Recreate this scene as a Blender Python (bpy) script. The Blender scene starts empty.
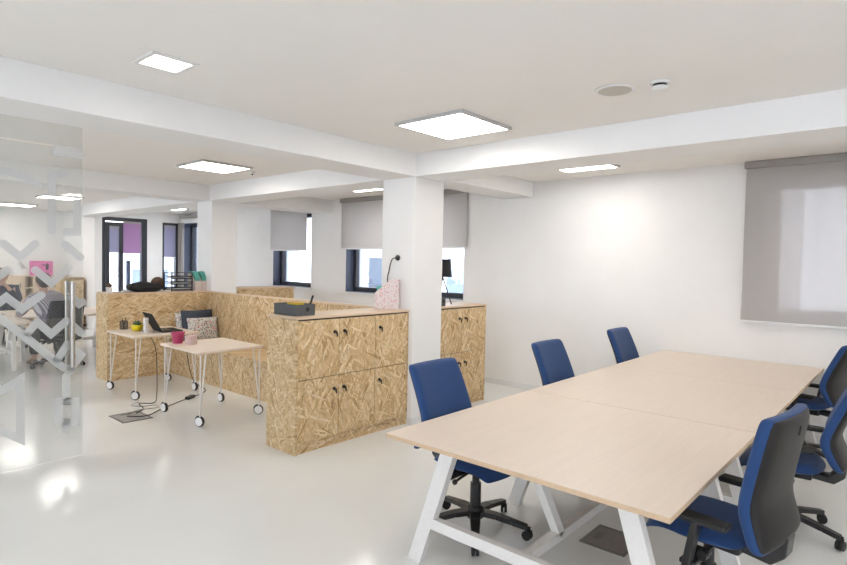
import bpy, bmesh, math, random
from mathutils import Vector, Matrix
random.seed(7)
SC = bpy.context.scene
COL = SC.collection
PI = math.pi

# ------------------------------------------------------------------ materials
def newmat(name):
    m = bpy.data.materials.new(name); m.use_nodes = True
    nt = m.node_tree; nt.nodes.clear()
    return m, nt, nt.nodes, nt.links

def pbr(name, col, rough=0.5, metal=0.0, noise=0.0, nscale=40.0, bump=0.0, bscale=200.0, spec=0.5, sheen=0.0):
    m, nt, N, L = newmat(name)
    out = N.new('ShaderNodeOutputMaterial'); b = N.new('ShaderNodeBsdfPrincipled')
    L.new(b.outputs[0], out.inputs[0])
    b.inputs['Base Color'].default_value = (*col, 1); b.inputs['Roughness'].default_value = rough
    b.inputs['Metallic'].default_value = metal; b.inputs['Specular IOR Level'].default_value = spec
    b.inputs['Sheen Weight'].default_value = sheen
    tc = N.new('ShaderNodeTexCoord')
    if noise > 0:
        n = N.new('ShaderNodeTexNoise'); n.inputs['Scale'].default_value = nscale; n.inputs['Detail'].default_value = 3
        L.new(tc.outputs['Object'], n.inputs['Vector'])
        r = N.new('ShaderNodeMapRange'); r.inputs[1].default_value = .3; r.inputs[2].default_value = .7
        r.inputs[3].default_value = 1-noise; r.inputs[4].default_value = 1+noise
        L.new(n.outputs[0], r.inputs[0])
        mx = N.new('ShaderNodeMix'); mx.data_type = 'RGBA'; mx.blend_type = 'MULTIPLY'; mx.inputs[0].default_value = 1
        mx.inputs[6].default_value = (*col, 1); L.new(r.outputs[0], mx.inputs[7])
        L.new(mx.outputs[2], b.inputs['Base Color'])
    if bump > 0:
        n2 = N.new('ShaderNodeTexNoise'); n2.inputs['Scale'].default_value = bscale; n2.inputs['Detail'].default_value = 2
        L.new(tc.outputs['Object'], n2.inputs['Vector'])
        bp = N.new('ShaderNodeBump'); bp.inputs['Strength'].default_value = bump; bp.inputs['Distance'].default_value = .004
        L.new(n2.outputs[0], bp.inputs['Height']); L.new(bp.outputs[0], b.inputs['Normal'])
    return m

def emit(name, col, s):
    m, nt, N, L = newmat(name)
    out = N.new('ShaderNodeOutputMaterial'); e = N.new('ShaderNodeEmission')
    e.inputs[0].default_value = (*col, 1); e.inputs[1].default_value = s
    L.new(e.outputs[0], out.inputs[0]); return m

def osb(name, angles, tint=1.0, seed=0.0):
    """oriented strand board: layers of long flakes lying in different directions"""
    m, nt, N, L = newmat(name)
    out = N.new('ShaderNodeOutputMaterial'); b = N.new('ShaderNodeBsdfPrincipled')
    L.new(b.outputs[0], out.inputs[0]); b.inputs['Roughness'].default_value = .6
    tc = N.new('ShaderNodeTexCoord'); sp = N.new('ShaderNodeSeparateXYZ'); L.new(tc.outputs['Object'], sp.inputs[0])
    ad = N.new('ShaderNodeMath'); ad.operation = 'ADD'; L.new(sp.outputs[0], ad.inputs[0]); L.new(sp.outputs[1], ad.inputs[1])
    cb = N.new('ShaderNodeCombineXYZ'); L.new(ad.outputs[0], cb.inputs[0]); L.new(sp.outputs[2], cb.inputs[1]); cb.inputs[2].default_value = seed
    # slight bend so that flakes are not ruler straight
    nz = N.new('ShaderNodeTexNoise'); nz.inputs['Scale'].default_value = 6; L.new(cb.outputs[0], nz.inputs['Vector'])
    vs = N.new('ShaderNodeVectorMath'); vs.operation = 'SCALE'; vs.inputs['Scale'].default_value = .05; L.new(nz.outputs['Color'], vs.inputs[0])
    va = N.new('ShaderNodeVectorMath'); va.operation = 'ADD'; L.new(cb.outputs[0], va.inputs[0]); L.new(vs.outputs[0], va.inputs[1])
    prev = None
    for k, (ang, sl, sw, thr) in enumerate(angles):
        mp = N.new('ShaderNodeMapping'); mp.inputs['Rotation'].default_value = (0, 0, math.radians(ang))
        mp.inputs['Location'].default_value = (k*3.3+seed, k*1.7, 0)
        L.new(va.outputs[0], mp.inputs['Vector'])
        m2 = N.new('ShaderNodeMapping'); m2.inputs['Scale'].default_value = (sl, sw, 1); L.new(mp.outputs[0], m2.inputs['Vector'])
        v = N.new('ShaderNodeTexVoronoi'); v.voronoi_dimensions = '2D'; v.inputs['Scale'].default_value = 1; L.new(m2.outputs[0], v.inputs['Vector'])
        sc = N.new('ShaderNodeSeparateColor'); L.new(v.outputs['Color'], sc.inputs[0])
        cr = N.new('ShaderNodeValToRGB'); e = cr.color_ramp.elements
        cols = [(0, (.38, .22, .09)), (.08, (.56, .365, .17)), (.4, (.655, .455, .24)), (.75, (.73, .54, .31)), (1, (.82, .66, .43))]
        e[0].position, e[1].position = 0, 1
        e[0].color = (*[c*tint for c in cols[0][1]], 1); e[1].color = (*[c*tint for c in cols[-1][1]], 1)
        for p, c in cols[1:-1]:
            q = cr.color_ramp.elements.new(p); q.color = (*[x*tint for x in c], 1)
        L.new(sc.outputs[0], cr.inputs[0])
        # darker rim of each flake
        dr = N.new('ShaderNodeMapRange'); dr.inputs[1].default_value = .25; dr.inputs[2].default_value = .75; dr.inputs[3].default_value = 1; dr.inputs[4].default_value = .86
        L.new(v.outputs['Distance'], dr.inputs[0])
        mm = N.new('ShaderNodeMix'); mm.data_type = 'RGBA'; mm.blend_type = 'MULTIPLY'; mm.inputs[0].default_value = 1
        L.new(cr.outputs[0], mm.inputs[6]); L.new(dr.outputs[0], mm.inputs[7])
        if prev is None: prev = mm.outputs[2]
        else:
            gt = N.new('ShaderNodeMath'); gt.operation = 'GREATER_THAN'; gt.inputs[1].default_value = thr; L.new(sc.outputs[1], gt.inputs[0])
            mx = N.new('ShaderNodeMix'); mx.data_type = 'RGBA'; L.new(gt.outputs[0], mx.inputs[0])
            L.new(prev, mx.inputs[6]); L.new(mm.outputs[2], mx.inputs[7]); prev = mx.outputs[2]
    # fine grain over everything
    g = N.new('ShaderNodeTexNoise'); g.inputs['Scale'].default_value = 38; g.inputs['Detail'].default_value = 4; L.new(cb.outputs[0], g.inputs['Vector'])
    gr = N.new('ShaderNodeMapRange'); gr.inputs[1].default_value = .3; gr.inputs[2].default_value = .7; gr.inputs[3].default_value = .86; gr.inputs[4].default_value = 1.12; L.new(g.outputs[0], gr.inputs[0])
    gm = N.new('ShaderNodeMix'); gm.data_type = 'RGBA'; gm.blend_type = 'MULTIPLY'; gm.inputs[0].default_value = 1
    L.new(prev, gm.inputs[6]); L.new(gr.outputs[0], gm.inputs[7]); L.new(gm.outputs[2], b.inputs['Base Color'])
    return m

def wood(name, col, var=.05, rough=.35, sx=2.0, sy=40.0):
    m, nt, N, L = newmat(name)
    out = N.new('ShaderNodeOutputMaterial'); b = N.new('ShaderNodeBsdfPrincipled'); L.new(b.outputs[0], out.inputs[0])
    b.inputs['Roughness'].default_value = rough
    tc = N.new('ShaderNodeTexCoord'); mp = N.new('ShaderNodeMapping'); mp.inputs['Scale'].default_value = (sx, sy, sy)
    L.new(tc.outputs['Object'], mp.inputs[0])
    n = N.new('ShaderNodeTexNoise'); n.inputs['Scale'].default_value = 2; n.inputs['Detail'].default_value = 5; L.new(mp.outputs[0], n.inputs['Vector'])
    cr = N.new('ShaderNodeValToRGB'); cr.color_ramp.elements[0].position = .3; cr.color_ramp.elements[1].position = .7
    cr.color_ramp.elements[0].color = (*[c*(1-var) for c in col], 1); cr.color_ramp.elements[1].color = (*[min(1, c*(1+var)) for c in col], 1)
    L.new(n.outputs[0], cr.inputs[0]); L.new(cr.outputs[0], b.inputs['Base Color'])
    return m

def spotted(name, base, cols, scale, thr=.32):
    """cloth or paper printed with a scatter of small coloured marks"""
    m, nt, N, L = newmat(name)
    out = N.new('ShaderNodeOutputMaterial'); b = N.new('ShaderNodeBsdfPrincipled'); L.new(b.outputs[0], out.inputs[0])
    b.inputs['Roughness'].default_value = .8
    tc = N.new('ShaderNodeTexCoord')
    v = N.new('ShaderNodeTexVoronoi'); v.inputs['Scale'].default_value = scale; v.distance = 'MANHATTAN'; L.new(tc.outputs['Object'], v.inputs['Vector'])
    sc = N.new('ShaderNodeSeparateColor'); L.new(v.outputs['Color'], sc.inputs[0])
    cr = N.new('ShaderNodeValToRGB'); cr.color_ramp.interpolation = 'CONSTANT'
    e = cr.color_ramp.elements; e[0].position = 0; e[0].color = (*cols[0], 1); e[1].position = 1/len(cols); e[1].color = (*cols[1], 1)
    for i in range(2, len(cols)):
        q = e.new(i/len(cols)); q.color = (*cols[i], 1)
    L.new(sc.outputs[0], cr.inputs[0])
    lt = N.new('ShaderNodeMath'); lt.operation = 'LESS_THAN'; lt.inputs[1].default_value = thr; L.new(v.outputs['Distance'], lt.inputs[0])
    mx = N.new('ShaderNodeMix'); mx.data_type = 'RGBA'; mx.inputs[6].default_value = (*base, 1)
    L.new(lt.outputs[0], mx.inputs[0]); L.new(cr.outputs[0], mx.inputs[7]); L.new(mx.outputs[2], b.inputs['Base Color'])
    return m

def striped(name, a, bcol, scale, axis=(1, 0, 0), thr=.5, rough=.8):
    m, nt, N, L = newmat(name)
    out = N.new('ShaderNodeOutputMaterial'); b = N.new('ShaderNodeBsdfPrincipled'); L.new(b.outputs[0], out.inputs[0]); b.inputs['Roughness'].default_value = rough
    tc = N.new('ShaderNodeTexCoord'); d = N.new('ShaderNodeVectorMath'); d.operation = 'DOT_PRODUCT'; d.inputs[1].default_value = axis
    L.new(tc.outputs['Object'], d.inputs[0])
    mu = N.new('ShaderNodeMath'); mu.operation = 'MULTIPLY'; mu.inputs[1].default_value = scale; L.new(d.outputs['Value'], mu.inputs[0])
    fr = N.new('ShaderNodeMath'); fr.operation = 'FRACT'; L.new(mu.outputs[0], fr.inputs[0])
    lt = N.new('ShaderNodeMath'); lt.operation = 'LESS_THAN'; lt.inputs[1].default_value = thr; L.new(fr.outputs[0], lt.inputs[0])
    mx = N.new('ShaderNodeMix'); mx.data_type = 'RGBA'; mx.inputs[6].default_value = (*a, 1); mx.inputs[7].default_value = (*bcol, 1)
    L.new(lt.outputs[0], mx.inputs[0]); L.new(mx.outputs[2], b.inputs['Base Color']); return m

def seethrough(name, tcol, amount, col, rough=.8, transl=.5, gloss=0.0):
    """amount of straight-through light mixed with a translucent / diffuse sheet"""
    m, nt, N, L = newmat(name)
    out = N.new('ShaderNodeOutputMaterial')
    t = N.new('ShaderNodeBsdfTransparent'); t.inputs[0].default_value = (*tcol, 1)
    d = N.new('ShaderNodeBsdfDiffuse'); d.inputs[0].default_value = (*col, 1)
    tr = N.new('ShaderNodeBsdfTranslucent'); tr.inputs[0].default_value = (*col, 1)
    m1 = N.new('ShaderNodeMixShader'); m1.inputs[0].default_value = transl; L.new(d.outputs[0], m1.inputs[1]); L.new(tr.outputs[0], m1.inputs[2])
    m2 = N.new('ShaderNodeMixShader'); m2.inputs[0].default_value = amount; L.new(m1.outputs[0], m2.inputs[1]); L.new(t.outputs[0], m2.inputs[2])
    L.new(m2.outputs[0], out.inputs[0]); return m

def glassmat(name, tint, refl=1.0, haze=0.0, hazecol=(.8, .82, .82)):
    m, nt, N, L = newmat(name)
    out = N.new('ShaderNodeOutputMaterial')
    t = N.new('ShaderNodeBsdfTransparent'); t.inputs[0].default_value = (*tint, 1)
    g = N.new('ShaderNodeBsdfGlossy'); g.inputs['Roughness'].default_value = .0; g.inputs[0].default_value = (1, 1, 1, 1)
    f = N.new('ShaderNodeFresnel'); f.inputs[0].default_value = 1.45
    mu = N.new('ShaderNodeMath'); mu.operation = 'MULTIPLY'; mu.inputs[1].default_value = refl; L.new(f.outputs[0], mu.inputs[0])
    first = t.outputs[0]
    if haze > 0:
        d = N.new('ShaderNodeBsdfDiffuse'); d.inputs[0].default_value = (*hazecol, 1)
        mh = N.new('ShaderNodeMixShader'); mh.inputs[0].default_value = haze; L.new(t.outputs[0], mh.inputs[1]); L.new(d.outputs[0], mh.inputs[2]); first = mh.outputs[0]
    mx = N.new('ShaderNodeMixShader'); L.new(mu.outputs[0], mx.inputs[0]); L.new(first, mx.inputs[1]); L.new(g.outputs[0], mx.inputs[2])
    L.new(mx.outputs[0], out.inputs[0]); return m

M = {}
M['wall'] = pbr('wall paint', (.86, .845, .825), .7, noise=.012, nscale=3)
M['ceil'] = pbr('ceiling paint', (.885, .853, .812), .8, noise=.01, nscale=2)
M['floor'] = pbr('epoxy floor', (.765, .765, .738), .13, noise=.03, nscale=1.2, spec=.55)
M['skirt'] = pbr('skirting white', (.78, .77, .76), .4)
M['table'] = wood('beech laminate', (.77, .65, .535), .03, .38, 1.5, 30)
M['edge'] = wood('beech edge band', (.60, .43, .28), .05, .45)
M['white_metal'] = pbr('white powder coat', (.78, .75, .715), .35, noise=.02)
M['blue'] = pbr('blue upholstery', (.022, .060, .175), .85, noise=.12, nscale=350, bump=.25, bscale=500, spec=.25, sheen=.15)
M['black'] = pbr('black plastic', (.018, .017, .017), .38, noise=.1, nscale=60)
M['shell'] = pbr('dark brown grey plastic', (.012, .010, .009), .48, spec=.35, noise=.06, nscale=200, bump=.05, bscale=900)
M['rubber'] = pbr('black rubber', (.012, .012, .012), .6, noise=.1)
M['chrome'] = pbr('chrome', (.75, .74, .72), .18, metal=1, noise=.02)
M['steel'] = pbr('brushed steel', (.50, .47, .43), .36, metal=1, noise=.06, nscale=120)
M['osb_door'] = osb('osb door', [(80, 5.2, 46, 0), (104, 5, 50, .40), (64, 5.6, 50, .60), (125, 6.5, 60, .74), (25, 7, 62, .87)], 1.02, 1.3)
M['osb_end'] = osb('osb end panel', [(75, 6, 50, 0), (40, 6, 48, .45), (140, 6.5, 52, .6), (10, 7, 60, .75), (110, 7, 60, .8)], .95, 5.1)
M['osb_flat'] = osb('osb flat run', [(5, 5.2, 46, 0), (-14, 5, 44, .45), (24, 5.6, 50, .62), (-35, 7, 60, .76), (65, 7, 62, .88)], .98, 9.7)
M['osb_nook'] = osb('osb nook', [(20, 6, 46, 0), (-30, 6, 44, .45), (55, 6.5, 50, .58), (-60, 7, 56, .70), (85, 7, 60, .82)], .93, 14.2)
M['ply'] = wood('pale ply top', (.70, .53, .375), .06, .45, 2, 30)
M['birch'] = wood('pale birch', (.75, .60, .45), .05, .5, 20, 2)
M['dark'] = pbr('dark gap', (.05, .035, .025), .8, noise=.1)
M['anth'] = pbr('anthracite frame', (.030, .033, .042), .4, noise=.05)
M['reveal'] = pbr('blue grey reveal sheet', (.085, .105, .16), .45, noise=.04)
M['blind'] = seethrough('grey roller screen', (1, 1, 1), .17, (.64, .61, .59), transl=.30)
M['blind_plain'] = seethrough('grey roller cloth', (1, 1, 1), .05, (.69, .66, .64), transl=.30)
M['blind_violet'] = seethrough('violet roller cloth', (.8, .7, .9), .15, (.50, .31, .46), transl=.5)
M['blind_lilac'] = seethrough('grey lilac roller cloth', (.8, .8, .9), .15, (.42, .40, .50), transl=.5)
M['cassette'] = pbr('grey aluminium', (.34, .32, .30), .4, noise=.03)
M['hem'] = pbr('white hem bar', (.8, .8, .8), .4, noise=.02)
M['pane'] = glassmat('window glass', (.93, .96, 1.0), .8)
M['door_glass'] = glassmat('toughened glass', (.965, .975, .97), 1.0, .05, (.74, .76, .75))
M['frost'] = seethrough('frosted vinyl', (.95, .96, .96), .20, (.80, .81, .81), transl=.35)
M['lamp'] = emit('lamp diffuser', (1.0, .955, .90), 7.0)
M['lampframe'] = pbr('silver lamp frame', (.52, .51, .50), .4, metal=.2, noise=.03)
M['speaker'] = pbr('speaker grille', (.56, .52, .46), .7, noise=.05, nscale=300)
M['white'] = pbr('white plastic', (.80, .79, .77), .4, noise=.02)
M['greybox'] = pbr('grey felt box', (.085, .088, .092), .75, noise=.1, nscale=90)
M['yellow'] = pbr('yellow ceramic', (.75, .60, .015), .35, noise=.04)
M['leaf'] = pbr('succulent green', (.085, .15, .075), .6, noise=.3, nscale=60)
M['pink'] = pbr('raspberry plastic', (.45, .045, .13), .4, noise=.06)
M['teal'] = pbr('teal card', (.10, .40, .33), .6, noise=.05)
M['denim'] = striped('dark blue ribbed cloth', (.055, .068, .095), (.042, .052, .075), 45, (1, 0, 0))
M['pattern'] = spotted('patterned cushion cloth', (.68, .65, .62), [(.08, .09, .11), (.12, .14, .17), (.55, .06, .05), (.07, .08, .10), (.16, .2, .2), (.06, .07, .1)], 40, .50)
M['paper_pink'] = spotted('pink printed card', (.74, .66, .64), [(.60, .14, .20), (.66, .30, .33), (.40, .30, .36), (.68, .22, .25)], 58, .42)
M['card_pink'] = pbr('pale pink card', (.66, .55, .51), .7, noise=.12, nscale=50)
M['tin_pink'] = spotted('pink tin', (.62, .46, .42), [(.66, .55, .50), (.5, .34, .33), (.6, .38, .36)], 60, .4)
M['screen'] = pbr('dark screen', (.012, .014, .017), .2, noise=.05)
M['paper'] = pbr('white paper', (.78, .77, .75), .7, noise=.04)
M['wicker'] = pbr('brown wicker', (.13, .075, .05), .8, noise=.4, nscale=60, bump=.6, bscale=120)
M['bagcloth'] = pbr('black bag cloth', (.010, .010, .012), .75, noise=.2, nscale=30)
M['boxlid'] = pbr('grey floor box', (.34, .335, .33), .45, metal=.2, noise=.06)
M['boxframe'] = pbr('floor box rim', (.17, .165, .16), .5, noise=.06)
M['skin'] = pbr('skin', (.52, .31, .23), .55, noise=.05, nscale=30)
M['hair'] = pbr('dark brown hair', (.028, .02, .017), .6, noise=.3, nscale=80)
M['hair2'] = pbr('brown hair', (.16, .09, .05), .6, noise=.3, nscale=80)
M['stripe'] = striped('striped shirt cloth', (.55, .52, .54), (.22, .18, .22), 38, (.8, .6, .12))
M['navy'] = pbr('navy knit', (.012, .018, .045), .85, noise=.15, nscale=90)
M['trouser'] = pbr('dark trousers', (.028, .026, .032), .85, noise=.15, nscale=60)
M['shoe'] = pbr('brown shoes', (.16, .10, .07), .5, noise=.1)
M['magenta'] = pbr('magenta canvas', (.74, .20, .45), .7, noise=.12, nscale=8)
M['facade'] = pbr('pale render facade', (.72, .73, .75), .85, noise=.05, nscale=2)
M['facade2'] = pbr('blue grey facade', (.36, .42, .52), .8, noise=.08, nscale=1.5)
M['facade3'] = pbr('brick tone facade', (.55, .44, .38), .85, noise=.1, nscale=2)
M['farglass'] = pbr('far window glass', (.16, .20, .27), .15, noise=.1)
M['cable'] = pbr('dark cable', (.03, .028, .026), .5, noise=.1)
M['cablegrey'] = pbr('grey cable', (.35, .34, .32), .5, noise=.1)
M['ground'] = pbr('courtyard paving', (.45, .45, .44), .9, noise=.1, nscale=1)
M['meshblack'] = pbr('black mesh wire', (.03, .03, .035), .5, noise=.2, nscale=100)
M['eye'] = pbr('eye', (.05, .04, .04), .2, noise=.02)

# ------------------------------------------------------------------ mesh builder
class MB:
    def __init__(s): s.v = []; s.f = []
    def add(s, vs, fs):
        o = len(s.v); s.v += [tuple(v) for v in vs]; s.f += [tuple(i+o for i in f) for f in fs]; return s
    def box(s, x0, x1, y0, y1, z0, z1):
        vs = [(x, y, z) for z in (z0, z1) for y in (y0, y1) for x in (x0, x1)]
        return s.add(vs, [(0, 2, 3, 1), (4, 5, 7, 6), (0, 1, 5, 4), (1, 3, 7, 5), (3, 2, 6, 7), (2, 0, 4, 6)])
    def bar(s, a, b, w, d, up=(0, 0, 1)):
        """a straight bar of w x d section from a to b"""
        a, b = Vector(a), Vector(b); t = (b-a).normalized(); u = Vector(up)
        if abs(t.dot(u)) > .98: u = Vector((1, 0, 0))
        x = t.cross(u).normalized(); y = x.cross(t)
        vs = [p + x*sx*w/2 + y*sy*d/2 for p in (a, b) for sy in (-1, 1) for sx in (-1, 1)]
        return s.add(vs, [(0, 2, 3, 1), (4, 5, 7, 6), (0, 1, 5, 4), (1, 3, 7, 5), (3, 2, 6, 7), (2, 0, 4, 6)])
    def tube(s, pts, r, n=8, cap=True):
        pts = [Vector(p) for p in pts]; k = len(pts)
        rs = r if isinstance(r, (list, tuple)) else [r]*k
        vs = []; prev = None
        for i, p in enumerate(pts):
            t = (pts[min(i+1, k-1)]-pts[max(i-1, 0)]).normalized()
            if prev is None:
                u = Vector((0, 0, 1)) if abs(t.z) < .9 else Vector((1, 0, 0))
                x = t.cross(u).normalized()
            else:
                x = (prev - t*prev.dot(t)).normalized()
            prev = x; y = t.cross(x)
            for j in range(n):
                a = 2*PI*j/n; vs.append(p + (x*math.cos(a)+y*math.sin(a))*rs[i])
        fs = [(i*n+j, i*n+(j+1) % n, (i+1)*n+(j+1) % n, (i+1)*n+j) for i in range(k-1) for j in range(n)]
        if cap: fs += [tuple(range(n))[::-1], tuple((k-1)*n+j for j in range(n))]
        return s.add(vs, fs)
    def lathe(s, prof, c=(0, 0, 0), n=20, axis='z'):
        """prof: (radius, height) from bottom to top"""
        vs = []
        for r, z in prof:
            for j in range(n):
                a = 2*PI*j/n; p = (r*math.cos(a), r*math.sin(a), z)
                if axis == 'y': p = (p[0], z, p[1])
                if axis == 'x': p = (z, p[0], p[1])
                vs.append((p[0]+c[0], p[1]+c[1], p[2]+c[2]))
        k = len(prof)
        fs = [(i*n+j, i*n+(j+1) % n, (i+1)*n+(j+1) % n, (i+1)*n+j) for i in range(k-1) for j in range(n)]
        fs += [tuple(range(n))[::-1], tuple((k-1)*n+j for j in range(n))]
        return s.add(vs, fs)
    def prism(s, poly, a, b, axis='x'):
        """extrude a 2D outline along an axis"""
        def P(p, t): return {'x': (t, p[0], p[1]), 'y': (p[0], t, p[1]), 'z': (p[0], p[1], t)}[axis]
        n = len(poly)
        return s.add([P(p, a) for p in poly]+[P(p, b) for p in poly],
                     [tuple(range(n))[::-1], tuple(range(n, 2*n))]+[(i, (i+1) % n, n+(i+1) % n, n+i) for i in range(n)])
    def ball(s, c, r, n=12, m=8):
        rx, ry, rz = r if isinstance(r, (list, tuple)) else (r, r, r)
        vs = [(c[0], c[1], c[2]-rz)]
        for i in range(1, m):
            a = -PI/2+PI*i/m
            for j in range(n):
                b = 2*PI*j/n; vs.append((c[0]+rx*math.cos(a)*math.cos(b), c[1]+ry*math.cos(a)*math.sin(b), c[2]+rz*math.sin(a)))
        vs.append((c[0], c[1], c[2]+rz)); t = len(vs)-1
        fs = [(0, 1+(j+1) % n, 1+j) for j in range(n)]
        fs += [(1+i*n+j, 1+i*n+(j+1) % n, 1+(i+1)*n+(j+1) % n, 1+(i+1)*n+j) for i in range(m-2) for j in range(n)]
        fs += [(1+(m-2)*n+j, 1+(m-2)*n+(j+1) % n, t) for j in range(n)]
        return s.add(vs, fs)
    def sheet(s, x0, x1, z0, z1, nx, nz, fn):
        """closed pad: fn(u,v,side)->point, side +1 front, -1 back"""
        o = len(s.v); g = {}
        vs = []; fs = []
        for side in (1, -1):
            for i in range(nx+1):
                for j in range(nz+1):
                    u = -1+2*i/nx; v = -1+2*j/nz
                    g[(side, i, j)] = len(vs); vs.append(fn(u, v, side))
        for side in (1, -1):
            for i in range(nx):
                for j in range(nz):
                    q = (g[(side, i, j)], g[(side, i+1, j)], g[(side, i+1, j+1)], g[(side, i, j+1)])
                    fs.append(q if side == -1 else q[::-1])
        rim = [(i, 0) for i in range(nx)]+[(nx, j) for j in range(nz)]+[(i, nz) for i in range(nx, 0, -1)]+[(0, j) for j in range(nz, 0, -1)]
        for k in range(len(rim)):
            a, b = rim[k], rim[(k+1) % len(rim)]
            fs.append((g[(1, *a)], g[(1, *b)], g[(-1, *b)], g[(-1, *a)]))
        return s.add(vs, fs)
    def build(s, name, mat, parent=None, smooth=False, bevel=0, sub=0, loc=None, rotz=0):
        me = bpy.data.meshes.new(name); me.from_pydata(s.v, [], s.f); me.update()
        bm = bmesh.new(); bm.from_mesh(me); bmesh.ops.recalc_face_normals(bm, faces=bm.faces); bm.to_mesh(me); bm.free()
        me.materials.append(mat)
        o = bpy.data.objects.new(name, me); COL.objects.link(o)
        if parent: o.parent = parent
        if loc: o.location = loc
        o.rotation_euler.z = rotz
        if smooth:
            for p in me.polygons: p.use_smooth = True
        if bevel:
            b = o.modifiers.new('bevel', 'BEVEL'); b.width = bevel; b.segments = 2; b.limit_method = 'ANGLE'
            if not smooth:
                for p in me.polygons: p.use_smooth = False
        if sub:
            q = o.modifiers.new('sub', 'SUBSURF'); q.levels = sub; q.render_levels = sub
        return o

def tag(o, label=None, cat=None, group=None, kind=None):
    if label: o['label'] = label
    if cat: o['category'] = cat
    if group: o['group'] = group
    if kind: o['kind'] = kind
    return o
def thing(name, label, cat, loc=(0, 0, 0), rotz=0, group=None):
    o = bpy.data.objects.new(name, None); COL.objects.link(o); o.empty_display_size = .1
    o.location = loc; o.rotation_euler.z = rotz
    return tag(o, label, cat, group)
def copy_tree(o, parent=None):
    c = o.copy(); COL.objects.link(c)
    if parent: c.parent = parent
    for ch in list(o.children): copy_tree(ch, c)
    return c
def dup(o, label, loc, rotz=0, group=None):
    c = copy_tree(o); c.location = loc; c.rotation_euler.z = rotz; c['label'] = label
    if group: c['group'] = group
    return c
def struct(name, mb, mat, bevel=0, parent=None):
    o = mb.build(name, mat, parent, bevel=bevel)
    o['kind'] = 'structure'
    return o
def boxobj(name, b, mat, parent=None, bevel=0):
    return MB().box(*b).build(name, mat, parent, bevel=bevel)

# ------------------------------------------------------------------ room shell
WX = 6.70          # inner face of the window wall
WT = .32           # its thickness
FY = 14.05         # inner face of the far wall with the balcony door
JX = 4.72          # where the far wall steps back
BY = 16.10
ZC = 2.80
X0, Y0 = -3.2, -3.6
struct('floor', MB().box(X0-.2, WX+WT, Y0-.2, BY+.2, -.2, 0), M['floor'])
struct('ceiling', MB().box(X0-.2, WX+WT, Y0-.2, BY+.2, ZC, ZC+.2), M['ceil'])

def wall_with_holes_x(name, x0, x1, y0, y1, z0, z1, holes):
    """holes: (ya, yb, za, zb) sorted by y"""
    mb = MB(); y = y0
    for ya, yb, za, zb in holes:
        mb.box(x0, x1, y, ya, z0, z1)
        if za > z0: mb.box(x0, x1, ya, yb, z0, za)
        if zb < z1: mb.box(x0, x1, ya, yb, zb, z1)
        y = yb
    mb.box(x0, x1, y, y1, z0, z1)
    return struct(name, mb, M['wall'])
WIN = [(-.95, 1.20, 1.20, 2.60), (5.09, 6.36, 1.15, 2.62), (6.47, 7.74, 1.15, 2.62), (8.74, 10.0, 1.17, 2.62), (12.75, 13.88, .9, 2.56)]
wall_with_holes_x('wall_right', WX, WX+WT, Y0-.2, FY, 0, ZC, WIN)
mb = MB()   # far wall, two openings
D1 = (4.87, 5.87, .06, 2.61); D2 = (6.24, 6.62, .9, 2.56)
mb.box(JX, D1[0], FY, FY+.3, 0, ZC).box(D1[0], D1[1], FY, FY+.3, D1[3], ZC).box(D1[0], D1[1], FY, FY+.3, 0, D1[2])
mb.box(D1[1], D2[0], FY, FY+.3, 0, ZC).box(D2[0], D2[1], FY, FY+.3, 0, D2[2]).box(D2[0], D2[1], FY, FY+.3, D2[3], ZC).box(D2[1], WX+WT, FY, FY+.3, 0, ZC)
struct('wall_far', mb, M['wall'])
struct('wall_step', MB().box(JX, JX+.15, FY+.3, BY, 0, ZC), M['wall'])
struct('wall_rear', MB().box(X0-.2, JX+.15, BY, BY+.2, 0, ZC), M['wall'])
WINL_ADDED = [(-2.6, -.4, .8, 2.5), (.6, 2.8, .8, 2.5), (5.4, 7.6, .8, 2.5), (9.4, 11.6, .8, 2.5), (12.6, 14.8, .8, 2.5)]  # added openings out of view, let in sky light to brighten the room
wall_with_holes_x('wall_left', X0-.2, X0, Y0, BY, 0, ZC, WINL_ADDED)
WINB_ADDED = [(.4, 2.2, .8, 2.4)]  # added opening behind the camera for more daylight
mb = MB(); x = X0-.2
for xa, xb, za, zb in WINB_ADDED:
    mb.box(x, xa, Y0-.2, Y0, 0, ZC).box(xa, xb, Y0-.2, Y0, 0, za).box(xa, xb, Y0-.2, Y0, zb, ZC); x = xb
mb.box(x, WX, Y0-.2, Y0, 0, ZC)
struct('wall_behind', mb, M['wall'])
def added_window(n, cx, cy, rz, w_, za, zb):  # frame and pane for the unseen windows added as light sources
    w = bpy.data.objects.new('window_%d' % n, None); COL.objects.link(w); w.location = (cx, cy, za); w.rotation_euler.z = rz; w['kind'] = 'structure'
    h = zb-za; b = w_/2
    MB().box(-b, -b+.06, -.03, .03, 0, h).box(b-.06, b, -.03, .03, 0, h).box(-b+.06, b-.06, -.03, .03, 0, .06).box(-b+.06, b-.06, -.03, .03, h-.06, h).box(-.03, .03, -.03, .03, .06, h-.06).build('window_frame', M['anth'], w)
    MB().box(-b+.05, b-.05, -.005, .005, .05, h-.05).build('window_pane', M['pane'], w)
for k, (a, b, za, zb) in enumerate(WINL_ADDED): added_window(11+k, X0-.1, (a+b)/2, PI/2, b-a, za, zb)
for k, (a, b, za, zb) in enumerate(WINB_ADDED): added_window(21+k, (a+b)/2, Y0-.1, 0, b-a, za, zb)
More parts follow.
